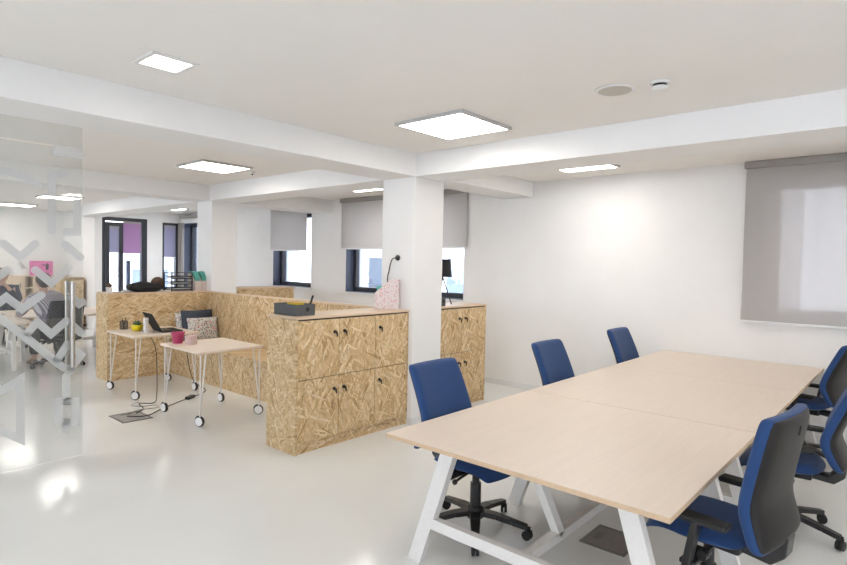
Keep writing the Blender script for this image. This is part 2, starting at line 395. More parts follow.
# columns and downstand beams
CX0, CX1 = 4.32, 4.785
struct('column_1', MB().box(CX0, CX1, 3.93, 4.40, 0, ZC-.005), M['wall'], .004)
struct('column_2', MB().box(CX0+.043, CX1, 8.14, 8.60, 0, ZC-.005), M['wall'], .004)
ZB = 2.57
struct('beam_1', MB().box(X0, CX0, 3.925, 4.395, ZB, ZC), M['wall'], .004)
struct('beam_2', MB().box(X0, CX0, 8.13, 8.595, ZB, ZC), M['wall'], .004)
struct('beam_3', MB().box(CX0-.004, CX1+.004, Y0, BY-2.06, ZB, ZC), M['wall'], .004)
struct('beam_4', MB().box(CX1, WX, 3.95, 4.40, ZB+.03, ZC), M['wall'], .004)
struct('beam_5', MB().box(CX1, WX, 8.13, 8.60, ZB, ZC), M['wall'], .004)
# skirtings
struct('baseboard_right', MB().box(WX-.014, WX, Y0, FY, 0, .075), M['skirt'], .003)
struct('baseboard_far', MB().box(JX, D1[0], FY-.014, FY, 0, .075).box(D1[1], WX-.014, FY-.014, FY, 0, .075), M['skirt'], .003)
mb = MB()
for (a, b) in ((3.93, 4.40), (8.14, 8.60)):
    if a > 5: continue
    mb.box(CX0-.012, CX1+.012, a-.012, a, 0, .07).box(CX0-.012, CX0, a, b, 0, .07).box(CX1, CX1+.012, a, b, 0, .07)
struct('baseboard_columns', mb, M['skirt'])

# ------------------------------------------------------------------ windows
def window_x(n, ya, yb, za, zb, mullion=None, sill=True):
    w = bpy.data.objects.new('window_%d' % n, None); COL.objects.link(w); w.location = (WX, (ya+yb)/2, za); w['kind'] = 'structure'
    hy = (yb-ya)/2; hz = zb-za
    t = .006; d = WT
    # sheet-lined reveal
    MB().box(.004, d, -hy, -hy+t, 0, hz).box(.004, d, hy-t, hy, 0, hz).box(.004, d, -hy, hy, hz-t, hz).box(.004, d, -hy, hy, 0, t).build('window_reveal', M['reveal'], w)
    fx0, fx1 = .17, .24; fw = .085
    f = MB().box(fx0, fx1, -hy+t, -hy+fw, t, hz-t).box(fx0, fx1, hy-fw, hy-t, t, hz-t).box(fx0, fx1, -hy+fw, hy-fw, t, fw).box(fx0, fx1, -hy+fw, hy-fw, hz-fw, hz-t)
    if mullion is not None: f.box(fx0, fx1, mullion-.045, mullion+.045, fw, hz-fw)
    f.build('window_frame', M['anth'], w, bevel=.004)
    MB().box(.20, .212, -hy+fw-.01, hy-fw+.01, fw-.01, hz-fw+.01).build('window_pane', M['pane'], w)
    if sill: MB().box(-.03, .10, -hy-.03, hy+.03, -.028, -.001).build('windowsill', M['white'], w, bevel=.003)
    return w
for k, (ya, yb, za, zb) in enumerate(WIN):
    window_x(k+1, ya, yb, za, zb, mullion=(0 if k == 0 else None), sill=(k != 0))

def roller_blind(label, ya, yb, ztop, zbot, mat, x=WX-.055, group=None, drop=True):
    b = thing('roller_blind', label, 'blind', (x, (ya+yb)/2, ztop), 0, group)
    hy = (yb-ya)/2
    MB().box(-.035, .05, -hy-.01, hy+.01, -.075, -.002).build('cassette', M['cassette'], b, bevel=.012)
    if drop:
        h = ztop-zbot
        MB().box(.012, .0135, -hy, hy, -h, -.06).build('blind_cloth', mat, b)
        MB().box(.004, .021, -hy, hy, -h-.022, -h+.002).build('hem_bar', M['hem'], b, bevel=.004)
        # bead chain
        MB().tube([(.0, hy-.006, -.05), (-.004, hy-.004, -.5*h), (.0, hy-.006, -h*.92)], .0025, 6).build('pull_chain', M['hem'], b)
    return b
roller_blind('wide grey roller blind drawn fully down over the window beside the long table', -1.25, 1.405, ZC, 1.155, M['blind'])
roller_blind('half lowered grey roller blind seen right of the free-standing column behind the lamp', 5.02, 6.38, ZC, 1.935, M['blind_plain'])
roller_blind('half lowered grey roller blind just left of the free-standing column, over the grey box', 6.45, 7.82, ZC, 1.925, M['blind_plain'])
roller_blind('half lowered grey roller blind nearest the far column, above the low wooden unit', 8.83, 10.03, 2.79, 1.90, M['blind_plain'])
roller_blind('rolled up grey blind over the corner window beside the far column', 12.6, 13.95, 2.75, 2.5, M['blind_plain'], drop=False)

# balcony door and narrow corner window in the far wall
w = bpy.data.objects.new('window_6', None); COL.objects.link(w); w.location = (D1[0], FY, D1[2]); w['kind'] = 'structure'
W_, H_ = D1[1]-D1[0], D1[3]-D1[2]
f = MB().box(0, .07, .0, .10, 0, H_).box(W_-.13, W_, -.01, .10, 0, H_).box(.07, W_-.13, 0, .10, H_-.09, H_).box(.07, W_-.13, 0, .10, 0, .08)
f.build('window_frame', M['anth'], w, bevel=.004)
c = MB().box(.08, .15, -.03, .05, .09, H_-.12).box(.36, .45, -.03, .05, .09, H_-.12).box(.15, .36, -.03, .05, H_-.21, H_-.12).box(.15, .36, -.03, .05, .09, .22)
c.build('door_sash', M['anth'], w, bevel=.004)
MB().box(.14, .37, .0, .012, .2, H_-.2).box(.45, W_-.13, .03, .042, .08, H_-.09).build('window_pane', M['pane'], w)
MB().box(.395, .415, -.09, -.03, 1.18, 1.20).box(.30, .42, -.10, -.08, 1.18, 1.20).build('window_handle', M['black'], w)
MB().box(.58, .66, .10, .16, .08, 1.55).build('window_mullion', M['reveal'], w)
w2 = bpy.data.objects.new('window_7', None); COL.objects.link(w2); w2.location = (D2[0], FY, D2[2]); w2['kind'] = 'structure'
W2, H2 = D2[1]-D2[0], D2[3]-D2[2]
MB().box(0, .045, 0, .09, 0, H2).box(W2-.05, W2, -.01, .09, 0, H2).box(.045, W2-.05, 0, .09, H2-.07, H2).box(.045, W2-.05, 0, .09, 0, .07).build('window_frame', M['anth'], w2, bevel=.003)
MB().box(.04, W2-.045, .03, .042, .06, H2-.06).build('window_pane', M['pane'], w2)
struct('trim_corner', MB().box(D2[1], WX-.001, FY-.06, FY-.001, .9, 2.57).box(WX-.06, WX-.001, 13.88, FY-.06, .9, 2.57), M['cassette'], .004)
def far_blind(label, x0, x1, y, zt, zb, mat):
    b = thing('roller_blind', label, 'blind', ((x0+x1)/2, y, zt)); hx = (x1-x0)/2
    MB().box(-hx, hx, -.001, .001, zb-zt, 0).build('blind_cloth', mat, b)
    MB().box(-hx, hx, -.012, .012, -.03, .02).build('blind_tube', M['cassette'], b)
    MB().box(-hx, hx, -.006, .006, zb-zt-.015, zb-zt).build('hem_bar', M['hem'], b)
far_blind('grey lilac blind in the narrow left sash of the balcony door', D1[0]+.15, D1[0]+.36, FY-.012, D1[3]-.22, 1.80, M['blind_lilac'])
far_blind('violet pink blind in the wider right pane of the balcony door', D1[0]+.46, D1[1]-.14, FY+.01, D1[3]-.10, 1.79, M['blind_violet'])
far_blind('dark grey blind in the narrow corner window of the far wall', D2[0]+.05, D2[1]-.05, FY+.01, D2[3]-.08, 1.72, M['blind_lilac'])

# ------------------------------------------------------------------ outside
def building(name, label, org, size, rot, wallmat, cols, rows, x0, dx, z0, dz, ww, wh):
    b = thing(name, label, 'building', org, rot)
    L_, D_, H_ = size
    MB().box(-L_/2, L_/2, 0, D_, 0, H_).build('facade_wall', wallmat, b)
    MB().box(-L_/2-.2, L_/2+.2, -.2, D_+.2, H_, H_+.3).build('roof_edge', M['facade2'], b)
    for i in range(cols):
        for j in range(rows):
            x = x0+i*dx; z = z0+j*dz
            w_ = MB().box(x, x+ww, -.05, .02, z, z+wh).build('window_pane', M['farglass'], b)
            MB().box(x-.08, x, -.09, .0, z-.08, z+wh+.08).box(x+ww, x+ww+.08, -.09, 0, z-.08, z+wh+.08).box(x, x+ww, -.09, 0, z-.08, z).box(x, x+ww, -.09, 0, z+wh, z+wh+.08).build('window_frame', M['white'], w_)
    return b
building('apartment_building', 'pale rendered building outside the half shaded windows', (19, 13.3, -6), (20, 6, 16), -PI/2, M['facade'], 3, 3, -6.9, 4.9, 6.2, 3.4, 1.3, 1.7)
building('apartment_building', 'pale building beyond the balcony door of the far wall', (8, 24.5, -6), (20, 6, 15), 0, M['facade'], 5, 3, -8, 3.2, 5.6, 3.2, 1.5, 1.6)
building('apartment_building', 'warm toned building dimly seen through the fully drawn wide blind', (15, -4, -6), (10, 6, 13), -PI/2, M['facade3'], 2, 2, -3.4, 4.0, 7.2, 2.6, 1.2, 1.2)
struct('ground_outside', MB().box(WX+WT+.5, 40, -30, 40, -6.3, -6).box(-10, WX+WT+.5, BY+.5, 40, -6.3, -6), M['ground'])

# ------------------------------------------------------------------ ceiling fittings
def panel(label, x, y, size=.64, drop=.028, group='square ceiling light panels'):
    t = thing('ceiling_light', label, 'light', (x, y, ZC), 0, group)
    h = size/2; e = .022
    MB().box(-h, h, -h, -h+e, -drop, -.001).box(-h, h, h-e, h, -drop, -.001).box(-h, -h+e, -h+e, h-e, -drop, -.001).box(h-e, h, -h+e, h-e, -drop, -.001).build('lamp_frame', M['lampframe'], t, bevel=.003)
    MB().box(-h+e, h-e, -h+e, h-e, -drop+.004, -.002).build('diffuser', M['lamp'], t)
    return t
panel('large square ceiling light panel above the near cabinet and the long table', 3.59, 2.86, size=.67)
panel('square ceiling light panel over the hairpin leg desks', 3.46, 6.40)
panel('ceiling light panel by the window wall, partly hidden by the near beam', 5.79, 2.84)
panel('ceiling light panel showing as a thin strip just left of the free-standing column', 5.70, 6.36)
panel('ceiling light panel of the two behind the glass, nearer and higher one', 3.50, 12.22)
panel('ceiling light panel of the two behind the glass, the thin strip at the edge', 3.45, 14.9)
panel('small ceiling light panel in the far corner above the dark corner window', 5.70, 12.55)
for (x, y) in ((3.63, -.9), (5.79, -.9), (.4, -.9), (-1.6, 2.6), (.3, 6.4), (-1.6, 6.4), (.6, 12.2), (-1.6, 12.2), (5.7, 9.6), (3.46, 9.9)):  # extra panels out of view, added to lift the room's brightness
    if (x, y) in ((3.46, 9.9), (5.7, 9.6)): continue
    panel('added unseen square light panel brightening the room from beside or behind the viewer', x, y, group='added unseen ceiling lights')
t = thing('recessed_light', 'small square recessed ceiling light nearest the glass, before the left beam', 'light', (1.474, 3.285, ZC))
h = .105
MB().box(-h-.03, h+.03, -h-.03, -h, -.012, -.001).box(-h-.03, h+.03, h, h+.03, -.012, -.001).box(-h-.03, -h, -h, h, -.012, -.001).box(h, h+.03, -h, h, -.012, -.001).build('lamp_frame', M['white'], t, bevel=.003)
MB().box(-h, h, -h, h, -.006, -.001).build('diffuser', M['lamp'], t)
t = thing('ceiling_speaker', 'round beige speaker grille set flat in the ceiling', 'speaker', (3.49, 1.49, ZC))
MB().lathe([(.115, -.010), (.12, -.008), (.122, -.001)], n=40).build('speaker_rim', M['white'], t, smooth=True)
MB().lathe([(.095, -.014), (.102, -.010), (.103, -.001)], n=40).build('speaker_grille', M['speaker'], t)
t = thing('smoke_detector', 'white round smoke detector with dark vents beside the ceiling speaker', 'smoke detector', (3.51, 1.22, ZC))
MB().lathe([(.052, -.016), (.056, -.012), (.056, -.001)], n=32).build('detector_base', M['white'], t, smooth=False)
MB().lathe([(.020, -.052), (.038, -.046), (.045, -.036), (.046, -.030)], n=32).build('detector_cap', M['white'], t)
MB().lathe([(.040, -.030), (.040, -.016)], n=32).build('vent_ring', M['black'], t)
t = thing('ceiling_sensor', 'small white sensor on the ceiling beside the middle light panel', 'sensor', (3.98, 6.42, ZC))
MB().lathe([(.022, -.03), (.038, -.02), (.04, -.001)], n=20).build('sensor_body', M['white'], t)
MB().ball((0, 0, -.03), .014).build('sensor_eye', M['black'], t, smooth=True)

# ------------------------------------------------------------------ OSB lockers
def lock(parent):
    MB().lathe([(.013, -.012), (.013, .0)], n=14, axis='y').build('lock', M['black'], parent, loc=None)
def locker(label, x0, x1, y0, y1, cols, end_mat=True, lockside=None, H=1.195):
    t = thing('locker_cabinet', label, 'cabinet', (x0, y0, 0), 0, 'chipboard locker cabinets')
    W_, D_ = x1-x0, y1-y0; pl = .10; th = .022
    body = MB().box(th, W_-.016, .042, D_-.004, .01, H-th).box(th, W_-.016, .020, .042, pl+.01, H-th)
    body.build('carcass', M['dark'], t)
    boxobj('end_panel', (0, th, 0, D_, 0, H-th-.001), M['osb_end'], t, .0015)
    boxobj('end_panel', (W_-.016, W_, .0, D_, .0, H-th-.001), M['osb_end'], t, .0015)
    boxobj('back_panel', (th, W_-.016, D_-.004, D_+.006, 0, H-th-.001), M['osb_flat'], t)
    boxobj('plinth', (th, W_-.016, .022, .04, 0, pl-.004), M['osb_flat'], t)
    boxobj('top_panel', (-.004, W_+.004, -.006, D_+.012, H-th+.003, H), M['ply'], t, .002)
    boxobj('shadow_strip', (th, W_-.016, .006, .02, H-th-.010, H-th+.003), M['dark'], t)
    dw = (W_-th-.016)/cols; mid = .645
    for c in range(cols):
        for (za, zb) in ((pl, mid-.003), (mid+.003, H-th-.012)):
            xa = th+c*dw+.0028; xb = th+(c+1)*dw-.0028
            d = boxobj('door', (xa, xb, 0, .018, za, zb), M['osb_door'], t, .001)
            right = lockside[c]
            lx = xb-.055 if right else xa+.055
            lz = zb-.115
            k = MB().lathe([(.015, -.009), (.015, 0)], (lx, 0, lz), 14, 'y').build('lock', M['black'], d)
            MB().box(lx-.003, lx+.003, -.030, -.009, lz-.006, lz+.006).box(lx-.010, lx+.010, -.034, -.028, lz-.022, lz+.004).box(lx+.006, lx+.020, -.026, -.020, lz-.045, lz-.020).build('key', M['rubber'], d, bevel=.003)
    return t
locker('three door wide chipboard locker with the grey pen box on top, left of the column', 2.905, 4.325-.012, 3.98, 4.415, 3, lockside=[1, 0, 0])
locker('two door wide chipboard locker right of the column with the black lamp on top', 4.80, 5.765, 4.02, 4.44, 2, lockside=[1, 0])

# ------------------------------------------------------------------ OSB nook: partitions, bench, low unit beyond
def partition(label, b, mface, top=1.195):
    t = thing('chipboard_partition', label, 'partition', (b[0], b[2], 0))
    W_, D_ = b[1]-b[0], b[3]-b[2]
    boxobj('partition_panel', (0, W_, 0, D_, 0, top-.02), mface, t, .001)
    boxobj('top_panel', (-.002, W_+.002, -.002, D_+.002, top-.018, top), M['ply'], t, .002)
    return t
pt = partition('waist high chipboard storage wall behind the desk with the laptop, stationery along its top', (2.92, 4.36, 8.22, 8.62), M['osb_flat'])
boxobj('end_panel', (-.006, .0, -.001, .4, 0, 1.175), M['osb_end'], pt)
partition('thin chipboard screen behind the bench, running from the storage wall to the lockers', (4.32, 4.36, 4.43, 8.2185), M['osb_nook'])
t = thing('bench', 'built in chipboard bench with cushions in the corner of the nook', 'bench', (3.79, 4.43, 0))
boxobj('front_panel', (0, .02, 0, 3.78, 0, .455), M['osb_nook'], t)
boxobj('seat', (-.012, .525, 0, 3.78, .457, .482), M['osb_flat'], t, .002)
boxobj('end_panel', (.02, .52, 0, .02, 0, .455), M['osb_nook'], t)
t = thing('storage_unit', 'low chipboard unit under the far windows, beyond the bench screen', 'cabinet', (4.93, 8.60, 0))
boxobj('body', (0, 1.28, 0, .4, 0, 1.19), M['osb_flat'], t, .001)
boxobj('top_panel', (-.005, 1.285, -.005, .405, 1.19, 1.21), M['ply'], t, .002)
boxobj('end_post', (-.02, .0, -.0, .4, 0, 1.23), M['osb_end'], t)

# ------------------------------------------------------------------ hairpin desks on castors
def hairpin_desk(label, x, y, sx, sy, rz=0, H=.755):
    t = thing('hairpin_desk', label, 'desk', (x, y, 0), rz, 'small hairpin desks on castors')
    hx, hy = sx/2, sy/2
    boxobj('desktop', (-hx, hx, -hy, hy, H-.022, H), M['table'], t, .002)
    boxobj('edge_band', (-hx+.002, hx-.002, -hy+.002, hy-.002, H-.026, H-.0215), M['edge'], t)
    for a in (-1, 1):
        for b in (-1, 1):
            cx, cy = a*(hx-.035), b*(hy-.035)
            foot = (cx, cy, .122)
            m = MB()
            for q in ((cx, cy), (cx-a*.065, cy-b*.02)):
                m.tube([(q[0], q[1], H-.03), foot], .0075, 8)
            m.box(min(cx, cx-a*.09)-.012, max(cx, cx-a*.09)+.012, min(cy, cy-b*.05)-.012, max(cy, cy-b*.05)+.012, H-.031, H-.026)
            m.tube([(cx, cy, .140), (cx, cy, .100)], .011, 8)
            lg = m.build('leg', M['white_metal'], t)
            ang = random.uniform(-.6, .6)
            w_ = MB()
            prof = [(.034, -.016), (.049, -.014), (.052, -.006), (.052, .006), (.049, .014), (.034, .016)]
            w_.lathe(prof, (0, 0, 0), 24, 'x')
            w_.tube([(0, -.02, .045), (0, .0, .054), (0, .03, .047), (0, .05, .02)], .008, 6)
            cst = w_.build('caster', M['rubber'], lg); cst.location = (cx, cy+.008, .0525); cst.rotation_euler.z = .62+ang
            hb = MB().lathe([(.005, -.020), (.042, -.019), (.043, -.0155)], (0, 0, 0), 20, 'x').lathe([(.043, .0155), (.042, .019), (.005, .020)], (0, 0, 0), 20, 'x')
            h_ = hb.build('caster_hub', M['white'], lg); h_.location = cst.location; h_.rotation_euler = cst.rotation_euler
    return t
hairpin_desk('small pale hairpin desk with a raspberry pot, nearer to the lockers', 3.10, 5.76, .74, .86)
hairpin_desk('small pale hairpin desk carrying the laptop, beside the chipboard wall', 3.13, 7.30, .80, .84)

# ------------------------------------------------------------------ long meeting tables
TY0, TY1, TH = .675, 2.19, .74
def meeting_table(label, x0, x1):
    t = thing('meeting_table', label, 'table', (x0, (TY0+TY1)/2, 0), 0, 'tables of the long meeting row')
    W_ = x1-x0; hy = (TY1-TY0)/2
    boxobj('tabletop', (.001, W_-.001, -hy, hy, TH-.024, TH), M['table'], t, .0015)
    boxobj('edge_band', (.0, W_, -hy-.0008, hy+.0008, TH-.0245, TH-.002), M['edge'], t, .001)
    for fx in (.17, W_-.30):
        for s_ in (1, -1):
            fo, to = (.665, .43) if s_ > 0 else (.735, .53)
            a = (fx, s_*fo, 0); b = (fx, s_*to, TH-.05)
            m = MB(); m.bar(a, b, .085, .05, up=(1, 0, 0)); m.box(fx-.032, fx+.032, s_*fo-.047, s_*fo+.047, 0, .006)
            m.build('leg', M['white_metal'], t, bevel=.002)
        boxobj('cross_bar', (fx-.022, fx+.022, -.66, .58, .215, .275), M['white_metal'], t, .002)
        boxobj('top_rail', (fx-.025, fx+.025, -.55, .55, TH-.058, TH-.026), M['white_metal'], t, .002)
    boxobj('stretcher', (.192, W_-.322, -.025, .025, .195, .245), M['white_metal'], t, .002)
    MB().bar((.59, 0, .22), (.28, 0, TH-.04), .05, .05, up=(0, 1, 0)).build('brace', M['white_metal'], t, bevel=.002)
    boxobj('beam_rail', (.15, W_-.15, -.03, .03, TH-.06, TH-.026), M['white_metal'], t)
    return t
meeting_table('near table of the long pale row, its corner towards the lockers', 2.205, 3.7145)
meeting_table('middle table of the long pale row, between two seams', 3.7195, 5.2405)
meeting_table('end table of the long pale row, next to the window wall', 5.2415, 6.69)

# ------------------------------------------------------------------ office chairs
def pad(mb, w, d, z0, z1, nx=10, nz=10, k=.32):
    pass
def office_chair(name, label, blue=True, up_mat=None, shell_mat=None, grp='blue task chairs at the long table', zb=.50, hz=.528, leanb=.155, flare=.085):
    up_mat = up_mat or M['blue']; shell_mat = shell_mat or M['shell']
    t = thing(name, label, 'chair', (0, 0, 0), 0, grp)
    # five-star base
    b = MB(); b.lathe([(.045, .075), (.056, .085), (.056, .14), (.042, .16)], n=16)
    for i in range(5):
        a = 2*PI*i/5+PI/2+.3
        ca, sa = math.cos(a), math.sin(a)
        pts = [(ca*r, sa*r, z) for r, z in ((.03, .118), (.14, .112), (.24, .095), (.335, .078))]
        for (p, q, w1, w2) in ((pts[0], pts[1], .072, .062), (pts[1], pts[2], .062, .050), (pts[2], pts[3], .050, .040)):
            p, q = Vector(p), Vector(q); n = Vector((-sa, ca, 0))
            vs = []
            for c, w in ((p, w1), (q, w2)):
                for dz in (-.016, .014):
                    for s_ in (-1, 1): vs.append(c+n*s_*w/2+Vector((0, 0, dz)))
            b.add(vs, [(0, 2, 3, 1), (4, 5, 7, 6), (0, 1, 5, 4), (1, 3, 7, 5), (3, 2, 6, 7), (2, 0, 4, 6)])
    base = b.build('star_base', M['black'], t, bevel=.004)
    for i in range(5):
        a = 2*PI*i/5+PI/2+.3
        c = MB()
        for s_ in (-1, 1): c.lathe([(.012, s_*.012-.009), (.029, s_*.012-.008), (.030, s_*.012), (.029, s_*.012+.008), (.012, s_*.012+.009)], n=18, axis='x')
        c.tube([(0, -.005, .0), (0, -.012, .052)], .010, 8); c.box(-.006, .006, -.03, .012, .012, .036)
        o = c.build('caster', M['rubber'], base); o.location = (math.cos(a)*.336, math.sin(a)*.336, .0305); o.rotation_euler.z = a*1.7
    MB().lathe([(.035, .14), (.035, .30), (.024, .301), (.024, .44)], n=16).build('gas_column', M['black'], t, smooth=False)
    MB().box(-.09, .09, -.16, .12, .375, .425).box(-.035, .035, -.26, -.1, .385, .42).build('tilt_mechanism', M['black'], t, bevel=.01)
    lv = MB().tube([(.08, .02, .40), (.20, .03, .395), (.26, .03, .385)], .008, 8).ball((.265, .03, .385), .017).tube([(.09, .02, .40), (-.08, -.06, .40), (-.2, -.06, .39)], .008, 8).lathe([(.022, -.235), (.024, -.20)], (0, -.06, .39), 12, 'x')
    lv.build('lever', M['black'], t)
    # seat cushion
    def seatf(u, v, side):
        x = u*.245*math.sqrt(1-.30*v*v); y = v*.24*math.sqrt(1-.30*u*u)
        e = (1-abs(u)**6)*(1-abs(v)**6)
        z = .455+(.045*e**.35 if side == 1 else -.028*e**.5)
        if v > .4: z -= .05*((v-.4)/.6)**2
        return (x, y+.015, z)
    MB().sheet(-1, 1, -1, 1, 12, 12, seatf).build('seat', up_mat, t, smooth=True, sub=1)
    # backrest: padded front in cloth, moulded shell behind; profile leans back with a lumbar swell
    def prof(v):     # v -1 bottom .. 1 top -> (y, z)
        z = zb+(v+1)/2*hz
        t_ = (v+1)/2
        y = -.240-leanb*(max(0, t_-.28)/.72)**1.2-flare*(max(0, .36-t_)/.36)**1.4
        return y, z
    def outline(u, v, s=1.0):
        w = (.248-.010*v)*s
        x = u*w*math.sqrt(1-.05*v**14)
        vv = v*math.sqrt(1-.025*u**14)
        return x, vv
    def backf(u, v, side):
        u = math.copysign(abs(u)**.55, u); v = math.copysign(abs(v)**.6, v)
        x, vv = outline(u, v); y, z = prof(vv)
        cur = .022*u*u
        e = (1-abs(u)**14)*(1-abs(v)**14)
        th = (.022+.014*e**.4) if side == 1 else -.022
        return (x, y+cur+th, z)
    MB().sheet(-1, 1, -1, 1, 12, 16, backf).build('backrest', up_mat, t, smooth=True, sub=1)
    def shellf(u, v, side):
        u = math.copysign(abs(u)**.6, u); v = math.copysign(abs(v)**.65, v)
        x, vv = outline(u, v, .965); y, z = prof(vv*.965)
        cur = .022*u*u; e = (1-abs(u)**6)*(1-abs(v)**6)
        return (x, y+cur+(-.016 if side == 1 else -.028-.022*e**.5), z)
    sh = MB().sheet(-1, 1, -1, 1, 12, 16, shellf).build('back_shell', shell_mat, t, smooth=True, sub=1)
    (y, z), (y2, z2) = prof(.66), prof(.80)
    MB().bar((0, y-.049, z), (0, y2-.047, z2), .010, .006, up=(0, 1, 0)).build('shell_slot', M['rubber'], sh)
    # spine between mechanism and shell
    MB().prism([(-.12, .385), (-.27, .37), (-.325, .42), (-.335, .51), (-.300, .51), (-.285, .46), (-.24, .415), (-.12, .42)], -.05, .05, 'x').build('back_support', M['black'], t, bevel=.008)
    for s_ in (-1, 1):
        a = MB().bar((s_*.10, -.02, .405), (s_*.285, -.02, .405), .07, .022)
        a.bar((s_*.285, -.02, .395), (s_*.292, -.06, .61), .065, .028, up=(0, 1, 0))
        ar = a.build('armrest', M['black'], t, bevel=.006)
        MB().box(s_*.295-.042, s_*.295+.042, -.19, .07, .605, .633).build('arm_pad', M['rubber'], ar, bevel=.012)
    return t
def face(dx, dy): return math.atan2(-dx, dy)      # local +Y turned to (dx,dy)
ch = office_chair('office_chair', 'blue office chair nearest the lockers, its castors showing under the table corner')
ch.location = (2.90, 2.07, 0); ch.rotation_euler.z = face(.02, -1)
dup(ch, 'blue office chair at the lockers side of the table, middle one of the three', (4.41, 2.06, 0), face(.0, -1))
dup(ch, 'blue office chair at the lockers side of the table, closest to the window wall', (5.92, 2.05, 0), face(.0, -1))
def raise_seat(c, dz):
    for o in c.children:
        if o.name.split('.')[0] in ('backrest', 'back_shell', 'back_support', 'seat', 'tilt_mechanism', 'lever'): o.location.z += dz
    return c
c4 = office_chair('office_chair', 'blue office chair with black back shell turned to the viewer, close to the table corner', zb=.475, hz=.565, leanb=.075, flare=.06)
c4.location = (2.87, .70, 0); c4.rotation_euler.z = face(.13, 1); raise_seat(c4, .045)
dup(ch, 'blue office chair beside the middle table, cut by the picture edge', (4.30, .625, 0), face(-.04, 1))
raise_seat(dup(ch, 'blue office chair tucked in at the end table under the wide blind', (6.04, .76, 0), face(.2, 1)), .05)

# ------------------------------------------------------------------ floor boxes and cables
def floor_box(label, x, y, sx, sy, rz, lid):
    t = thing('floor_socket_box', label, 'floor box', (x, y, 0), rz)
    hx, hy = sx/2, sy/2; e = .018
    MB().box(-hx, hx, -hy, -hy+e, 0, .006).box(-hx, hx, hy-e, hy, 0, .006).box(-hx, -hx+e, -hy+e, hy-e, 0, .006).box(hx-e, hx, -hy+e, hy-e, 0, .006).build('box_rim', M['boxframe'], t)
    l_ = MB().box(-hx+e, hx-e, -hy+e, hy-e, 0, .004).build('box_lid', lid, t)
    MB().box(-.05, .05, hy-e-.06, hy-e-.02, .004, .0055).build('cable_flap', M['boxframe'], l_)
    return t
floor_box('grey floor socket box with cables in front of the hairpin desks', 2.43, 6.20, .30, .38, 0, M['boxlid'])
floor_box('brown grey floor socket box on the floor under the long table', 3.36, 1.37, .30, .28, 0, pbr('brown grey lid', (.22, .195, .175), .4, noise=.08))
def cable(name, label, pts, r, mat):
    # smooth path through the points
    P = [Vector(p) for p in pts]; out = []
    for i in range(len(P)-1):
        p0, p1, p2, p3 = P[max(i-1, 0)], P[i], P[i+1], P[min(i+2, len(P)-1)]
        for k in range(6):
            t = k/6
            out.append(.5*((2*p1)+(-p0+p2)*t+(2*p0-5*p1+4*p2-p3)*t*t+(-p0+3*p1-3*p2+p3)*t**3))
    out.append(P[-1])
    o = MB().tube(out, r, 6).build(name, mat, smooth=True)
    return tag(o, label, 'cable')
cable('power_cable', 'dark cable hanging from the laptop desk down to the floor box', [(2.98, 7.02, .722), (2.97, 6.86, .60), (2.98, 6.84, .30), (2.96, 6.80, .05), (2.85, 6.62, .006), (2.72, 6.70, .006), (2.66, 6.45, .006), (2.52, 6.28, .012)], .005, M['cable'])
cable('power_cable', 'dark cable across the floor from the socket box to the black power brick', [(2.40, 6.22, .012), (2.56, 6.12, .007), (2.78, 6.28, .007), (3.0, 6.42, .007), (3.20, 6.53, .012)], .005, M['cable'])
cable('power_cable', 'dark cable running from the power brick up behind the raspberry pot desk', [(3.29, 6.56, .012), (3.48, 6.70, .007), (3.60, 6.86, .007), (3.56, 7.10, .10), (3.52, 7.18, .40), (3.50, 7.2, .71)], .005, M['cable'])
cable('white_cable', 'pale cable lying in a loop beside the floor box', [(2.45, 6.30, .012), (2.60, 6.42, .006), (2.78, 6.38, .006), (2.82, 6.50, .006), (2.66, 6.56, .006), (2.62, 6.68, .006), (2.74, 6.78, .006)], .004, M['cablegrey'])
t = thing('power_brick', 'black power brick lying on its cable under the hairpin desks', 'power adapter', (3.245, 6.545, 0), .6)
MB().box(-.07, .07, -.03, .03, .001, .036).build('adapter_body', M['black'], t, bevel=.008)
MB().box(-.03, .03, -.015, .015, .036, .037).build('rating_plate', M['greybox'], t)

# ------------------------------------------------------------------ things on the hairpin desks
ZD = .7555
t = thing('pen_cup', 'black wire mesh pen cup with a pen on the laptop desk', 'pen cup', (2.93, 7.70, ZD))
c = MB()
for k in range(12):
    a = 2*PI*k/12; c.tube([(.045*math.cos(a), .045*math.sin(a), 0), (.047*math.cos(a), .047*math.sin(a), .105)], .0025, 5)
for z in (.003, .02, .037, .054, .071, .088, .105): c.tube([(.046*math.cos(2*PI*k/16), .046*math.sin(2*PI*k/16), z) for k in range(17)], .0022, 5)
c.lathe([(.044, 0), (.044, .003)], n=16)
c.build('cup', M['meshblack'], t)
for k, (a, l_) in enumerate(((.3, .15), (2.0, .13), (4.0, .12))):
    p = thing('pen', ['tallest dark pen standing in the mesh cup', 'short dark pen in the mesh cup', 'shortest pen leaning in the mesh cup'][k], 'pen', (2.93, 7.70, ZD+.004), 0, 'pens in the mesh cup')
    e = Vector((.03*math.cos(a), .03*math.sin(a), l_))
    MB().tube([(-.01*math.cos(a), -.01*math.sin(a), 0), e*.82], .005, 8).build('barrel', M['black'], p)
    MB().tube([e*.82, e], [.006, .004], 8).build('cap', M['black'], p)
t = thing('potted_succulent', 'round yellow pot with a small succulent on the laptop desk', 'plant', (2.985, 7.43, ZD))
MB().lathe([(.035, 0), (.058, .012), (.072, .045), (.066, .075), (.060, .08), (.056, .072)], n=28).build('pot', M['yellow'], t, smooth=True)
lf = MB()
